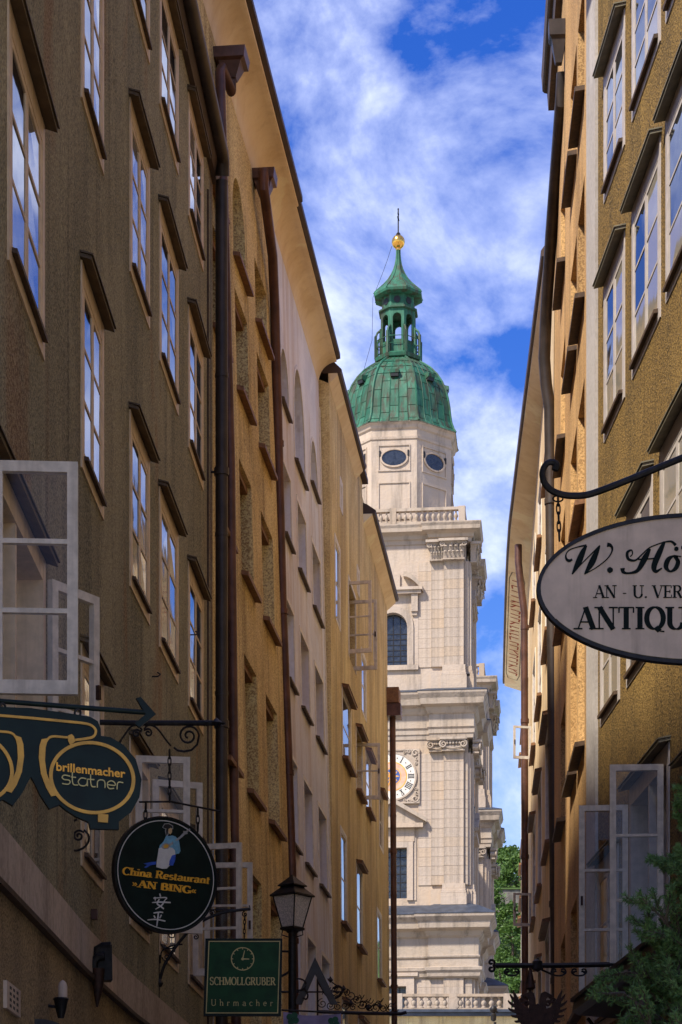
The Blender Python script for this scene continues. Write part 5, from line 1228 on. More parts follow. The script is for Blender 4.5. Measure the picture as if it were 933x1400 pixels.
pr = Plane(120, 968, 10.52, 13); mb = MB(); mb.tube([pr.fn(*pr.uv(x, y), 0) for x, y in ((-118, 951), (0, 958.5), (100, 966.5), (198, 974))], .0125, 10); part('rod', mb, M['sign_green'], rod, True)
mb = MB(); pr.poly(mb, [(186, 955), (192, 953.5), (213, 977), (191, 995), (184, 990), (199, 977)], -.012, .012); part('arrowhead', mb, M['sign_green'], rod)

# ---- bracket and round restaurant sign
yb = 16.25
bk = thing('sign_bracket', 'black wrought iron bracket with scrolls holding the round restaurant sign', 'bracket', tuple(W(83, 1205, yb)))
mb = MB(); mb.tube(P3([(83, 980), (83, 1205)], yb), .022, 8); part('wall_post', mb, M['iron'], bk, True)
mb = MB(); mb.tube(P3([(70, 986), (180, 988.5), (300, 988.5)], yb), .021, 8)
for x, r_ in ((283, 5), (296, 8), (301, 4)): c = W(x, 988.5, yb); mb.lathe([(0, -r_ / F * yb), (r_ / F * yb, 0), (0, r_ / F * yb)], 8, tuple(c))
mb.tube(P3([(304, 988.5), (309, 988.5)], yb), [.02, .003], 6); part('arm', mb, M['iron'], bk, True)
mb = MB()
mb.tube(P3([(300 - 62, 1022)] + [(243, 1026), (252, 1027.5), (262, 1025.5), (270, 1018), (272, 1008)] + scroll(258, 1006, 14.5, 1.7, 1, 5), yb), .009, 6)
mb.tube(P3(smooth_path([(234, 1020), (226, 1010), (218, 999), (211, 993), (203, 991.5), (198, 996)], 4) + scroll(203, 1002, 6, 1.4, -1, 150), yb), .008, 6)
mb.tube(P3(smooth_path([(165, 1013), (172, 1003), (180, 993), (188, 992), (194, 997)], 4) + scroll(187, 1003, 6, 1.4, 1, 20), yb), .008, 6)
mb.tube(P3(smooth_path([(108, 1108), (90, 1130), (84, 1136)], 4), yb), .008, 6)
mb.tube(P3(smooth_path([(106, 1120), (92, 1128), (86, 1142), (92, 1158), (105, 1163), (118, 1156), (122, 1144), (116, 1135)], 4) + scroll(108, 1143, 8, 1.5, 1, 40), yb), .009, 6)
mb.tube(P3(smooth_path([(83, 1095), (110, 1075), (140, 1050), (166, 1012)], 4), yb), .010, 6); part('scrolls', mb, M['iron'], bk, True)
rs = thing('restaurant_sign', 'round dark green restaurant sign with a painted woman playing a lute', 'sign', tuple(W(231, 1275, yb)))
ps = Plane(227.5, 1196.5, yb, 33); Rr = 79 / F * yb
cir = [(Rr * math.cos(i * math.pi / 36), Rr * math.sin(i * math.pi / 36)) for i in range(72)]
mb = MB(); mb.prism(cir, ps.fn, -.035, 0); part('disc', mb, M['sign_green'], rs, 40)
mb = MB(); mb.rings([[ps.fn(x * k_, y * k_, d_) for x, y in cir] for k_, d_ in ((.945, 0), (.945, .003), (.93, .003), (.93, 0))]); part('border_line', mb, M['sign_white'], rs)
mb = MB(); mb.rings([[ps.fn(x * k_, y * k_, d_) for x, y in cir] for k_, d_ in ((1.012, -.04), (1.012, .008), (.985, .008), (.985, 0.0))]); part('rim', mb, M['iron'], rs)
def q3(pts): return [(150 + x / 5.831, 920 + y / 5.831) for x, y in pts]
def pic(nm, pts, mat, k): m_ = MB(); ps.poly(m_, q3(pts), 0, .002 + .0008 * k); part(nm, m_, M[mat], rs)
pic('painted_robe', [(455, 1290), (470, 1302), (500, 1296), (525, 1305), (552, 1335), (565, 1420), (552, 1440), (530, 1445), (500, 1430), (470, 1420), (392, 1410), (400, 1375), (430, 1345)], 'print_teal', 1)
pic('painted_skirt', [(392, 1400), (430, 1385), (500, 1395), (520, 1415), (525, 1460), (500, 1500), (480, 1535), (455, 1560), (420, 1562), (372, 1548), (376, 1500), (385, 1450)], 'sign_white', 2)
pic('painted_sash', [(272, 1520), (330, 1508), (370, 1505), (368, 1528), (330, 1532), (290, 1556), (275, 1550), (300, 1532)], 'print_blue', 3)
pic('painted_sash', [(476, 1500), (496, 1456), (525, 1448), (522, 1490), (505, 1535), (472, 1535)], 'print_blue', 3)
pic('painted_face', [(466, 1240), (482, 1232), (497, 1245), (496, 1270), (484, 1288), (470, 1278)], 'print_skin', 3)
pic('painted_hair_outline', [(420, 1232), (436, 1201), (472, 1199), (504, 1218), (506, 1246), (484, 1242), (474, 1250), (468, 1290), (452, 1304), (442, 1262), (444, 1246)], 'print_grey', 2)
pic('painted_hair', [(425, 1228), (440, 1207), (470, 1205), (498, 1222), (500, 1240), (484, 1236), (468, 1246), (462, 1285), (452, 1298), (448, 1262), (452, 1240), (434, 1238)], 'print_hair', 4)
pic('painted_lute', [(412, 1382), (425, 1362), (450, 1356), (470, 1366), (560, 1305), (590, 1270), (585, 1260), (608, 1262), (636, 1240), (642, 1250), (618, 1272), (622, 1284), (600, 1288), (575, 1312), (478, 1385), (465, 1402), (435, 1406), (418, 1398)], 'print_grey', 5)
pic('painted_lute_body', [(425, 1385), (440, 1368), (462, 1368), (470, 1380), (458, 1396), (436, 1400)], 'sign_gold', 6)
pic('painted_sleeve', [(500, 1330), (545, 1345), (556, 1415), (530, 1425), (512, 1395)], 'print_teal', 7)
serif_text(ps, 'China Restaurant', (166.5, 1195.5), (286.5, 1208.5), 10.2 / F * yb, .2, .09, M['sign_orange'], rs, .003, serif=.05, italic=.12)
serif_text(ps, '»AN BING«', (180, 1212), (269, 1222.5), 9.6 / F * yb, .24, .10, M['sign_orange'], rs, .003, serif=.06, italic=.05)
def hz(px_, py_): return (150 + px_ / 5.831, 1160 + py_ / 5.831)
def hs_(*pts): return [(*hz(x, y), w / 5.831) for x, y, w in pts]
stroke_letters(ps, [[hs_((398, 360, 8), (405, 385, 10)), hs_((350, 400, 9), (362, 392, 10), (362, 415, 6)), hs_((362, 396, 7), (450, 392, 8), (440, 412, 6)),
    hs_((395, 405, 8), (378, 440, 10), (405, 462, 9), (430, 482, 10)), hs_((438, 415, 8), (415, 452, 9), (365, 485, 5)), hs_((338, 432, 6), (400, 428, 9), (484, 432, 9))],
    [hs_((350, 515, 8), (400, 508, 9), (425, 512, 8)), hs_((352, 535, 8), (362, 555, 9)), hs_((412, 530, 8), (398, 556, 7)), hs_((302, 570, 7), (370, 566, 9), (442, 580, 9)), hs_((388, 508, 9), (382, 560, 10), (374, 622, 6))]], M['sign_white'], rs, 'painted_character', .004, 4)
mb = MB(); c0 = ps.fn(*ps.uv(240, 1094), -.015)
mb.tube([ps.fn(*ps.uv(x, y), -.015) for x, y in ((192, 1096), (235, 1095.5), (303, 1109))], .008, 6); part('hanger_bar', mb, M['iron'], rs, True)
mb = MB(); chain(mb, W(232, 1026, yb), ps.fn(*ps.uv(233.5, 1095), -.015)); chain(mb, ps.fn(*ps.uv(201, 1097), -.015), ps.fn(*ps.uv(200, 1130), -.015)); chain(mb, ps.fn(*ps.uv(272, 1104), -.015), ps.fn(*ps.uv(272, 1136), -.015)); part('chain', mb, M['iron'], rs)

# ---- square watchmaker sign
yw = 21.5
bk2 = thing('sign_bracket', 'slender iron bracket with diagonal scroll holding the square watchmaker sign', 'bracket', tuple(W(216, 1385, yw)))
mb = MB(); mb.tube(P3([(216, 1270), (216, 1390)], yw), .02, 8); c = W(217, 1344, yw); mb.lathe([(.03, -.04), (.05, 0), (.03, .04)], 8, tuple(c)); part('wall_post', mb, M['iron'], bk2, True)
mb = MB(); mb.tube(P3(smooth_path([(219, 1340), (226, 1318), (244, 1290), (268, 1265), (300, 1249), (330, 1244), (342, 1243)], 5), yw), .016, 7); mb.tube(P3([(279, 1244), (343, 1243.5), (341, 1238)], yw), .008, 6); part('arm', mb, M['iron'], bk2, True)
for pts in ([(219, 1317), (222, 1300), (236, 1293), (250, 1291)], [(218, 1284), (222, 1294), (234, 1297), (244, 1290)], [(255, 1277), (258, 1268), (266, 1262), (272, 1262)], [(276, 1246), (282, 1256), (290, 1250), (288, 1244)]): part('scroll', MB().tube(P3(smooth_path(pts, 5), yw), .009, 6), M['iron'], bk2, True)
for cx, cy, r_, dr, a in ((290, 1248, 4, 1, 0), (268, 1281, 4, -1, 90), (228, 1309, 6, 1, 180), (257, 1262, 5, -1, 30), (335, 1250, 4, 1, 90), (236, 1278, 6, 1, 90)): part('scroll', MB().tube(P3(scroll(cx, cy, r_, 1.3, dr, a, 16), yw), .007, 6), M['iron'], bk2, True)
ws = thing('watchmaker_sign', 'square green watchmaker sign with gold border and a clock drawing', 'sign', tuple(W(332, 1390, yw)))
pw = Plane(332, 1336, yw, 2)
mb = MB(); pw.poly(mb, [(281, 1283), (386.5, 1283), (384.5, 1389), (278.5, 1389)], -.05, 0); part('board', mb, M['sign_green'], ws)
mb = MB(); pw.poly(mb, [(286.5, 1288.5), (382.5, 1288.5), (380.5, 1383.5), (282.5, 1383.5)], 0, .003); part('panel', mb, M['sign_green2'], ws)
mb = MB(); o_ = [(285.5, 1286.5), (383.5, 1286.5), (380.5, 1385.5), (281.5, 1385.5)]; i_ = [(286.7, 1287.7), (382.3, 1287.7), (379.4, 1384.3), (282.8, 1384.3)]
mb.rings([[pw.fn(*pw.uv(*p), d_) for p in q_] for q_, d_ in ((o_, 0), (o_, .005), (i_, .005), (i_, .0031))]); part('border_line', mb, M['sign_pale'], ws)
mb = MB(); ring_px(pw, mb, 332, 1311, 16, 16, 1.3, .003, .006); 
for k in range(12): a = k * math.pi / 6; pw.poly(mb, [(332 + r_ * math.sin(a) + s_ * math.cos(a), 1311 - r_ * math.cos(a) + s_ * math.sin(a)) for r_, s_ in ((15, .5), (15, -.5), (12.8, -.5), (12.8, .5))], .003, .0064)
part('clock_drawing', mb, M['sign_pale'], ws)
mb = MB(); pw.poly(mb, [(331.5, 1310.2), (341, 1310.6), (341, 1312), (331.5, 1312)], .003, .0066); pw.poly(mb, [(331.3, 1310.8), (334.3, 1299.5), (335.2, 1299.8), (332.8, 1311)], .003, .007); pw.poly(mb, ell(332, 1311.2, 1.9, 1.9, 10), .003, .0075); part('clock_hands', mb, M['sign_pale'], ws)
serif_text(pw, 'SCHMOLLGRUBER', (287, 1346.5), (377, 1347), 10.5 / F * yw, .17, .085, M['sign_pale'], ws, .005, serif=.05)
serif_text(pw, 'Uhrmacher', (288.5, 1375), (373.5, 1375.5), 8.6 / F * yw, .09, .06, M['sign_pale'], ws, .005, track=.42, serif=.03)
mb = MB(); chain(mb, W(335, 1251, yw), W(334, 1283, yw), .03, .005); part('chain', mb, M['iron'], ws)

# ---- wall lantern
yl = 26.0
ln = thing('street_lantern', 'black four-sided street lantern with hammered glass on a pole', 'lantern', tuple(W(400, 1390, yl)))
k_ = yl / F; lc = W(400, 1273, yl)
def lz(y): return W(400, y, yl).z
def sq4(h_, y): 
    a = R(8); return [(lc.x + h_ * k_ * 1.0 * math.cos(q * math.pi / 2 + a), lc.y + h_ * k_ * math.sin(q * math.pi / 2 + a), lz(y)) for q in range(4)]
mb = MB(); mb.rings([sq4(h_, y) for h_, y in ((1.5, 1196), (3, 1198), (20, 1210.5), (20.5, 1212), (16, 1211.5), (17, 1214), (31, 1224), (31.5, 1226), (26, 1226))], True); part('roof', mb, M['iron'], ln)
for q in range(4):
    g_ = MB(); a, b, c, d = sq4(26, 1226.5)[q], sq4(26, 1226.5)[(q + 1) % 4], sq4(14, 1268)[(q + 1) % 4], sq4(14, 1268)[q]; g_.poly([a, b, c, d]); part('pane', g_, M['frost'], ln)
    b_ = MB(); b_.tube([sq4(26.6, 1226)[q], sq4(14.4, 1268.5)[q]], .009, 6); part('glazing_bar', b_, M['iron'], ln)
mb = MB(); mb.rings([sq4(h_, y) for h_, y in ((14, 1267), (17, 1268.5), (17, 1271.5), (9, 1273.5), (6.5, 1276))], True); part('base_frame', mb, M['iron'], ln)
mb = MB(); mb.tube([(lc.x, lc.y, lz(1274)), (lc.x, lc.y, lz(1300)), (lc.x, lc.y, lz(1500))], .052, 10); mb.lathe([(.05, -.3), (.07, -.2), (.0, -.42)][::-1], 10, (lc.x, lc.y, lz(1500))); part('pole', mb, M['iron'], ln, True)
mb = MB(); mb.tube([(lc.x, lc.y, lz(1301)), (-1.62, yl - .15, lz(1301))], .014, 6); mb.tube([(lc.x, lc.y, lz(1326)), (lc.x - .12, lc.y, lz(1334)), (-1.62, yl - .15, lz(1352))], .016, 6); mb.tube([(lc.x, lc.y, lz(1356)), (-1.62, yl - .15, lz(1356))], .012, 6)
for s_ in range(4): mb.tube([(lc.x + .05 * math.cos(s_ * 1.57), lc.y + .05 * math.sin(s_ * 1.57), lz(1281)), (lc.x + .13 * math.cos(s_ * 1.57), lc.y + .13 * math.sin(s_ * 1.57), lz(1278)), (lc.x + .12 * math.cos(s_ * 1.57), lc.y + .12 * math.sin(s_ * 1.57), lz(1272))], .008, 5)
part('wall_arm', mb, M['iron'], ln, True)

# ---- grey chevron sign with scroll bracket, and clover banner
yc = 30.0
cv = thing('chevron_sign', 'grey metal sign in the shape of a pointed letter without crossbar', 'sign', tuple(W(431, 1373, yc)))
pc = Plane(431, 1345, yc, 0); mb = MB(); pc.poly(mb, [(431, 1309), (462, 1373.5), (452, 1373.5), (431, 1332), (413, 1373.5), (402.5, 1373.5)], -.03, .03); part('board', mb, simple('dark_grey_sheet', (0.055, 0.052, 0.05), .5, .2, 5, metal=.3), cv)
mb = MB(); mb.tube(P3([(385, 1356.5), (470, 1356)], yc + .05), .012, 6); mb.tube(P3(ell(408, 1346, 11, 8, 20), yc - .04), .014, 6); mb.tube(P3(smooth_path([(416, 1350), (421, 1360), (419, 1366), (414, 1364)], 4), yc - .04), .014, 6); part('hanger', mb, M['iron'], cv, True)
sb = thing('scroll_bracket', 'long black wrought iron bracket with dense scrollwork before the yellow house', 'bracket', tuple(W(434, 1386, 37)))
y3 = 37.0; mb = MB(); mb.tube(P3([(434, 1338), (434, 1392)], y3), .022, 8); part('wall_post', mb, M['iron'], sb, True)
mb = MB(); mb.tube(P3([(430, 1383), (500, 1385.5), (548, 1386), (556, 1384)], y3), .03, 8); part('arm', mb, M['iron'], sb, True)
mb = MB(); r9 = random.Random(9)
mb.tube(P3(smooth_path([(434, 1340), (440, 1350), (447, 1361), (457, 1365), (466, 1360), (468, 1352), (462, 1348), (456, 1352)], 5), y3), .022, 6)
mb.tube(P3(smooth_path([(448, 1338), (453, 1342), (460, 1347), (470, 1353)], 4), y3), .012, 6)
for cx, cy, r_, dr, a in ((462, 1355, 9, 1, 180), (474, 1357, 5, -1, 90), (480, 1361, 8, 1, 120), (488, 1366, 7, -1, 60), (496, 1373, 7, 1, 200), (505, 1377, 6, -1, 30), (514, 1378, 7, 1, 150), (524, 1378, 6, -1, 60), (533, 1379, 6, 1, 150), (541, 1380, 4, -1, 0), (441, 1372, 7, 1, 90), (452, 1375, 6, -1, 0), (462, 1376, 6, 1, 60), (472, 1375, 7, -1, 100), (483, 1377, 5, 1, 30), (426, 1345, 6, 1, 0)): mb.tube(P3(scroll(cx, cy, r_, 1.5, dr, a, 18), y3), .009, 5)
for _ in range(14): x = r9.uniform(440, 540); y = 1352 + (x - 440) * .25 + r9.uniform(-3, 6); mb.tube(P3(smooth_path([(x, y + 6), (x + 4, y), (x + 9, y + 1), (x + 12, y - 4)], 4), y3), .008, 5)
for x, y in ((452, 1340), (470, 1352), (504, 1378), (520, 1376), (480, 1372)): mb.lathe([(0, -.05), (.05, 0), (0, .07)], 6, tuple(W(x, y, y3)))
part('scrolls', mb, M['iron'], sb, True)
bn = thing('clover_banner', 'lilac banner with green four-leaf clovers below the lantern', 'banner', tuple(W(427, 1480, 25.4)))
pb_ = Plane(427, 1400, 25.4, 10); mb = MB(); rows_ = []
for j in range(9):
    rows_.append([pb_.fn((i / 10 - .5) * .70, .14 - j * .1 - (.04 if j == 0 else 0) * math.sin(i / 10 * 3.14), .02 * math.sin(i * 1.3 + j * .5)) for i in range(11)])
mb.sheet(rows_); mb.sheet([[(x, y + .004, z) for x, y, z in r_] for r_ in rows_]); part('cloth', mb, M['banner'], bn, True)
for cx, cy, s_ in ((400, 1393, 6.5), (456, 1398, 6), (428, 1425, 6)):
    mb = MB()
    for q in range(4): a = q * math.pi / 2 + .5; pb_.poly(mb, ell(cx + s_ * .75 * math.cos(a), cy + s_ * .75 * math.sin(a), s_ * .68, s_ * .68, 12), .03, .032 + .001 * q)
    part('clover', mb, M['clover'], bn)
mb = MB(); mb.tube([pb_.fn(-.37, .16, 0), pb_.fn(.37, .14, 0)], .012, 6); part('pole', mb, M['iron'], bn, True)

# ---- right: iron bracket, eagle sign, oval antique sign
ye = 21.5
eb = thing('sign_bracket', 'black iron bar bracket with curled end carrying the eagle sign', 'bracket', tuple(W(910, 1330, ye)))
mb = MB(); mb.tube(P3([(678, 1320), (760, 1320), (850, 1318.5), (912, 1318)], ye), .026, 4); part('arm', mb, M['iron'], eb)
mb = MB()
mb.tube(P3(scroll(672, 1316, 5, 1.1, 1, 300, 14)[::-1] + [(678, 1320)] , ye), .014, 6); mb.tube(P3([(678, 1320)] + scroll(672, 1324.5, 5, 1.1, -1, 60, 14), ye), .014, 6)
for x0 in (700, 764, 792): mb.tube(P3(scroll(x0 - 7, 1328, 4, 1.1, 1, 0, 12)[::-1] + smooth_path([(x0 - 11, 1329), (x0 - 6, 1333), (x0, 1334), (x0 + 6, 1333), (x0 + 11, 1329)], 4) + scroll(x0 + 7, 1328, 4, 1.1, -1, 180, 12), ye), .010, 6)
mb.tube(P3([(735, 1310), (741, 1326), (757, 1333)], ye), .012, 6); mb.lathe([(.0, -.06), (.06, -.03), (.05, .05), (0, .08)], 8, tuple(W(735, 1321, ye))); part('scrolls', mb, M['iron'], eb, True)
es = thing('eagle_sign', 'rust brown double-headed eagle cut from iron hanging over the street', 'sign', tuple(W(735, 1450, ye)))
mb = MB(); mb.tube(P3([(725, 1322), (725, 1345), (725, 1360)], ye), .016, 6); mb.lathe([(.03, -.1), (.055, -.08), (.035, .02), (.02, .1)], 10, tuple(W(725, 1340, ye))); part('hanger', mb, M['rust_iron'], es, True)
pe = Plane(735, 1385, ye, 4)
mb = MB(); pe.poly(mb, [(735, 1372), (741, 1376), (746, 1388), (747, 1405), (742, 1422), (735, 1432), (728, 1422), (723, 1405), (724, 1388), (729, 1376)], -.015, .015); part('body', mb, M['rust_iron'], es)
for s_ in (-1, 1):
    X = lambda x: 735 + s_ * x
    mb = MB(); pe.poly(mb, [(X(2), 1380), (X(3), 1366), (X(5), 1358), (X(10), 1355.5), (X(15), 1358), (X(20), 1361), (X(15), 1363), (X(12), 1366), (X(11), 1374), (X(13), 1384)], -.012, .018); part('head', mb, M['rust_iron'], es)
    mb = MB()
    for cx, cy, r_ in ((15, 1372, 4.5), (21, 1368, 3.5), (18, 1363, 2.5)): mb.tube([pe.fn(*pe.uv(X(a - 0), b), 0) for a, b in scroll(cx, cy, r_, 1.4, 1, 0, 14)], .012, 5)
    part('curl', mb, M['rust_iron'], es, True)
    mb = MB(); pe.poly(mb, [(X(6), 1392), (X(9), 1380), (X(18), 1377), (X(25), 1368), (X(30), 1360), (X(33), 1366), (X(31), 1380), (X(26), 1396), (X(14), 1408)], -.01, .012); part('wing', mb, M['rust_iron'], es)
    for k in range(9):
        a = R(68 - k * 20); L_ = 14 + 3 * math.sin(k * .8); bx, by = 27 - k * 1.4, 1370 + k * 4.6; dx, dy = math.cos(a), -math.sin(a); w_ = 2.1
        st_ = [(bx, by, 3.4), (bx + dx * L_ * .5, by + dy * L_ * .5, 4.0), (bx + dx * L_ * .85 + .8, by + dy * L_ * .85 - 1.5, 2.6), (bx + dx * L_ + 1.2, by + dy * L_ - 3.5, .5)]
        m_ = MB(); P = smooth_path(st_, 4); m_.prism(ribbon([(*pe.uv(X(x), y), w * ye / F) for x, y, w in P]), pe.fn, -.008 - .001 * k, .02 + .001 * k); part('feather', m_, M['rust_iron'], es)
yo = 12.0
ob = thing('sign_bracket', 'curved black iron bar with curled tip above the oval antiques sign', 'bracket', (3.8, 12.0, W(1380, 560, yo).z))
mb = MB(); pth = smooth_path([(759, 643, 5), (761, 636, 5.5), (756, 632, 4.6), (749, 633, 4.2), (743.5, 640, 4.2), (742, 650, 4.4), (746, 662, 4.6), (757, 672, 4.8), (776, 677.5, 4.8), (800, 677, 4.8), (822, 670.5, 4.8), (862, 655, 4.8), (933, 626, 4.8), (1010, 595, 4.8), (1120, 560, 4.8), (1250, 540, 4.8), (1385, 530, 4.8)], 6)
mb.tube([tuple(W(x, y, yo)) for x, y, w in pth], [w / F * yo for x, y, w in pth], 8); part('bar', mb, M['iron'], ob, True)
ov = thing('oval_sign', 'large oval beige antiques sign with black rim and dark lettering', 'sign', tuple(W(952, 907, yo)))
po = Plane(952, 805, yo, 0)
mb = MB(); po.poly(mb, ell(952, 805, 214, 99, 72), -.03, 0); part('board', mb, M['sign_beige'], ov, 40)
mb = MB(); ring_px(po, mb, 952, 805, 218, 103, 5.2, -.04, .012, 72); part('rim', mb, M['iron'], ov, 40)
mb = MB(); ring_px(po, mb, 952, 805, 212.8, 97.8, 1.6, 0, .002, 60, 205, 300); part('rust_edge', mb, M['moss'], ov)
serif_text(po, 'AN - U. VER', (812.5, 817.5), (934, 817.5), 17 / F * yo, .15, .055, M['sign_black'], ov, .002, serif=.07)
serif_text(po, 'ANTIQU', (788, 860.5), (939, 860.5), 30.5 / F * yo, .2, .055, M['sign_black'], ov, .002, serif=.07)
def oz(*pts): return [(680 + x / 3.18, 560 + y / 3.18, w / 3.18) for x, y, w in pts]
stroke_letters(po, [[oz((326, 652, 9), (312, 658, 12), (300, 648, 9), (300, 628, 5), (316, 610, 5), (350, 598, 5), (388, 590, 8)), oz((388, 592, 8), (372, 620, 22), (352, 668, 26), (326, 716, 6)), oz((326, 716, 4), (370, 668, 4), (446, 592, 6)), oz((446, 592, 6), (428, 630, 22), (408, 672, 26), (380, 716, 6)), oz((380, 716, 4), (430, 688, 4), (478, 650, 5), (500, 614, 7), (494, 592, 12), (478, 588, 18))],
    [oz((478, 698, 10), (490, 698, 26), (503, 698, 10))],
    [oz((578, 640, 5), (588, 628, 5), (584, 612, 6), (566, 622, 12), (570, 650, 12), (600, 656, 8), (630, 630, 6), (664, 600, 5), (726, 576, 5)), oz((664, 606, 10), (640, 650, 26), (610, 700, 16), (570, 712, 8), (548, 706, 14), (545, 690, 20)), oz((726, 578, 12), (706, 620, 24), (682, 680, 24), (690, 704, 14), (716, 690, 5)), oz((612, 652, 5), (660, 650, 5), (706, 644, 5)), oz((726, 577, 5), (756, 574, 8), (776, 590, 12))],
    [oz((768, 636, 6), (744, 652, 20), (734, 684, 20), (752, 704, 8), (776, 690, 18), (786, 660, 18), (768, 636, 6), (800, 640, 4))], [oz((770, 606, 10), (779, 606, 20), (788, 606, 10))], [oz((800, 600, 10), (809, 600, 20), (818, 600, 10))]], M['sign_black'], ov, 'letter', .0025, 7)
mb = MB(); chain(mb, W(763, 678, yo), W(765, 738, yo), .03, .0045); chain(mb, W(1120, 562, yo), W(1118, 742, yo), .03, .0045); part('chain', mb, M['iron'], ov)
mb = MB(); mb.tube([tuple(W(763 + 7 * math.cos(t), 682 + 4 * math.sin(t), yo)) for t in [k * math.pi / 6 for k in range(13)]], .005, 5); part('hanging_ring', mb, M['iron'], ov)

# ---- fittings on the plinth of the olive house
pv = lambda px_, py_, d: (lambda u: A.P(u, EYE + (HY - py_) / F * Vector(A.P(u, 0, 0)).y, d))(A.s_at(px_))
mb = MB(); u0, u1 = A.s_at(2), A.s_at(21); Yv = Vector(A.P(u0, 0, 0)).y; z1 = EYE + (HY - 1340) / F * Yv; z0 = z1 - .17; A.bar(mb, u0, u1, z0, z1, 0, .035); vent = part('vent_grille', mb, M['sign_beige'], A.root, label='pale vent grille with square holes')
for i in range(3):
    for j in range(4):
        m_ = MB(); a = u0 + (u1 - u0) * (.2 + .25 * i); zz = z0 + .02 + .037 * j; A.bar(m_, a, a + (u1 - u0) * .12, zz, zz + .018, .03, .0365); part('hole', m_, M['print_hair'], vent)
def at_wall(px_, py_, d, extra=0):
    u = A.s_at(px_); Yq = Vector(A.P(u, 0, 0)).y; p = A.P(u, 0, d); return Vector((p[0], p[1], EYE + (HY - py_) / F * Yq))
wl = thing('torch_holder', 'black wall torch holder with a pale candle on the brown plinth wall', 'wall lamp', tuple(at_wall(64, 1392, .1)))
c = at_wall(64, 1392, .1); zt1 = at_wall(64, 1368, .1).z; zt2 = at_wall(64, 1343, .1).z
mb = MB(); mb.lathe([(.022, c.z), (.035, c.z + .05), (.05, zt1), (.058, zt1 + .01), (.05, zt1 + .02)], 10, (c.x, c.y, 0)); mb.tube([(c.x, c.y, zt1 - .05), tuple(at_wall(64, 1375, 0))], .012, 6); part('holder', mb, M['iron'], wl, True)
mb = MB(); mb.lathe([(.034, zt1 + .01), (.034, zt2 - .03), (.024, zt2), (.004, zt2 + .015)], 10, (c.x + .012, c.y, 0)); part('candle', mb, M['sign_beige'], wl, True)
bs = thing('round_sign', 'top of a black round hanging sign at the bottom left edge', 'sign', tuple(W(50, 1480, 14.2)))
pq = Plane(53, 1450, 14.2, 15); mb = MB(); pq.poly(mb, ell(53, 1450, 62, 57, 40), -.05, 0); part('disc', mb, M['iron'], bs, 40); mb = MB(); mb.tube(P3([(30, 1400), (30, 1388), (47, 1384), (47, 1396)], 14.2), .008, 6); part('hanger', mb, M['iron'], bs)
hb = thing('horn_lamp', 'dark hooded wall box with a tapering rusty horn below the stone band', 'wall lamp', tuple(at_wall(119, 1378, .1)))
q0 = at_wall(124, 1296, .0); sc_ = q0.y / F
def hx(x, y, d): p = at_wall(124, y, .0); return (q0.x + .02 + (x - 112) * sc_ * .95 + d * .2, q0.y - d, p.z)
mb = MB(); mb.prism([(116, 1298), (137, 1295), (138, 1343), (124, 1343), (124, 1330), (116, 1330)], hx, .0, .14); part('box', mb, M['iron'], hb)
mb = MB(); mb.tube([hx(x, y, .17) for x, y in ((110, 1328), (111, 1318), (117, 1312), (126, 1311))], .035, 8); mb.tube([hx(x, y, .12) for x, y in ((114, 1312), (116, 1300), (124, 1296), (136, 1295.5))], .03, 8); part('hood', mb, M['iron'], hb, True)
mb = MB(); mb.tube([hx(x, y, .16) for x, y in ((117, 1328), (117, 1350), (116, 1368), (115.5, 1380))], [.055, .045, .025, .008], 10); part('horn', mb, M['rust_iron'], hb, True)
for px_, py_ in ((125, 1250),):
    p = at_wall(px_, py_, 0.0); m_ = MB(); m_.box(p.x, p.x + .05, p.y - .03, p.y + .05, p.z - .04, p.z + .04); part('junction_box', m_, M['copper_pipe'], A.root)
# thin post with round head in front of the terrace
tp_ = thing('street_post', 'thin dark post with a small round head in front of the terrace wall', 'post', tuple(Vector((W(676, 1385, 70).x, 70, 0))))
c = W(675, 1385, 70); mb = MB(); mb.tube([(c.x + .2, 70, 0), (c.x + .05, 70, c.z - .3)], .045, 8); part('pole', mb, M['iron'], tp_, True)
mb = MB(); mb.lathe([(.02, -.28), (.09, -.24), (.1, -.05), (.06, 0), (.12, .06), (.13, .14), (.08, .22), (.01, .24)], 10, tuple(c)); mb.tube([(c.x, c.y, c.z + .05), (c.x + .16, c.y, c.z + .02)], .03, 6); part('head', mb, M['iron'], tp_, True)
# ------------------------------------------------------------------ shop canopy and conifer, lower right
cn = thing('shop_canopy', 'dark sloping shop canopy on the ochre house behind the conifer', 'canopy', (3.4, 20, 4.4))
ua, ub = E1.S[0] + .3, E1.s_at(852); mb = MB()
L = E1.steps(ua, ub); mb.rings([[E1.P(u, 4.66, -.01), E1.P(u, 4.50, .56), E1.P(u, 4.38, .58), E1.P(u, 4.34, .5), E1.P(u, 4.3, -.01)] for u in L], True); part('roof', mb, M['print_hair'], cn)
mb = MB(); E1.bar(mb, ua, ub, 4.49, 4.53, .55, .60); part('edge', mb, M['iron'], cn)
for u in (ub - .1, ub - 2.5, ub - 5): 
    m_ = MB(); m_.tube([E1.P(u, 3.6, .0), E1.P(u, 3.9, .12), E1.P(u, 4.3, .42)], .022, 6); part('bracket', m_, M['iron'], cn, True)
cf = thing('conifer', 'dark green conifer with feathery needle sprays at the bottom right corner', 'tree', (1.63, 9.0, 0))
rc = random.Random(17); ax, ay = 1.63, 9.0; top = 3.55
mb = MB(); mb.tube([(ax, ay, 0), (ax + .01, ay, 1.5), (ax, ay, 2.6), (ax, ay, top)], [.06, .05, .03, .006], 8); part('trunk', mb, M['bark'], cf, True)
need = MB(); twig = MB()
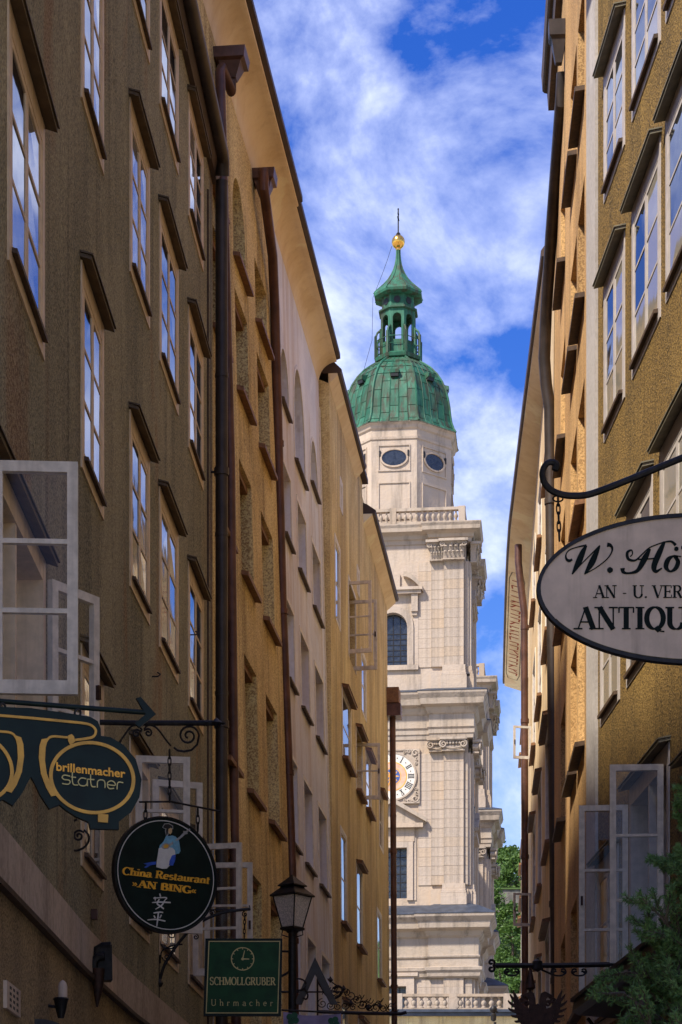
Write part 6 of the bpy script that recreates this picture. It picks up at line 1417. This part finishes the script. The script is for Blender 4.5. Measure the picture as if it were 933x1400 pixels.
def needles(p, q, n, ln_):
    p, q = Vector(p), Vector(q); d = (q - p).normalized()
    for i in range(n):
        c = p.lerp(q, i / n); v = Vector((rc.gauss(0, 1), rc.gauss(0, 1), rc.gauss(0, 1))); v -= d * v.dot(d); v.normalize()
        t = (d * rc.uniform(.55, 1.1) + v).normalized(); s_ = t.cross(Vector((rc.gauss(0, 1), rc.gauss(0, 1), rc.gauss(0, 1)))).normalized() * .0021; L_ = ln_ * rc.uniform(.6, 1.2)
        need.add([c - s_, c + s_, c + t * L_ + s_ * .3, c + t * L_ - s_ * .3], [(0, 1, 2, 3)])
def spray(p, d, L_, depth):
    p = Vector(p); d = Vector(d).normalized(); pts = [p]; cur = p.copy(); dd = d.copy(); n = 5
    for i in range(n):
        dd = (dd + Vector((rc.gauss(0, .08), rc.gauss(0, .08), rc.gauss(.05, .06)))).normalized(); cur = cur + dd * (L_ / n); pts.append(cur.copy())
        if depth > 0 and i >= 0:
            for s_ in (-1, 1):
                sd = dd.cross(Vector((rc.gauss(0, 1), rc.gauss(0, 1), rc.gauss(0, .6)))).normalized()
                spray(cur, dd * .9 + sd * .75 * s_, L_ * (.42 if depth > 1 else .34) * (1.1 - i / n * .55), depth - 1)
    twig.tube([tuple(q) for q in pts], [.006 * (depth + .6) * (1 - .8 * i / n) for i in range(n + 1)], 4)
    if depth <= 1:
        for a, b in zip(pts, pts[1:]): needles(a, b, max(5, int((b - a).length * 340)), .021)
z = 1.55
while z < top - .05:
    f_ = (top - z) / (top - 1.5); nb = 7 if z < 3.1 else 4
    for k in range(nb):
        a = rc.uniform(0, 6.28); 
        if math.sin(a) > .55: continue
        L_ = (.16 + .60 * f_) * rc.uniform(.75, 1.15)
        spray((ax, ay, z), (math.cos(a), math.sin(a), rc.uniform(.25, .7)), L_, 2)
    z += .115
o = part('needles', need, M['needle'], cf); part('twigs', twig, M['bark'], cf, True)
# unseen house added left of the view to keep sun off the oval sign
shade_house = Front('town_house', 'plain olive house added out of view at left to shade the street', [(-2.3, 2.5), (-2.3, 9.6)], 1)

for k in range(1):
    for z0, z1 in ((4.7, 6.4), (7.8, 9.4), (10.7, 12.3), (13.4, 14.8)): shade_house.window(3 + k * 5.2, 4.2 + k * 5.2, z0, z1, 'recess', M['tan_frame'], 2, None, (.04, .06, .04), dep=.12)
shade_house.wall(M['olive'], 0, 15.6); shade_house.body(15.6, 7, M['roof'], M['olive'], 3)
shade_house.eave([(-.02, 15.5), (.2, 15.55), (.22, 15.7), (-7, 18.8), (-7, 18.6)], M['roof'], 'roof')
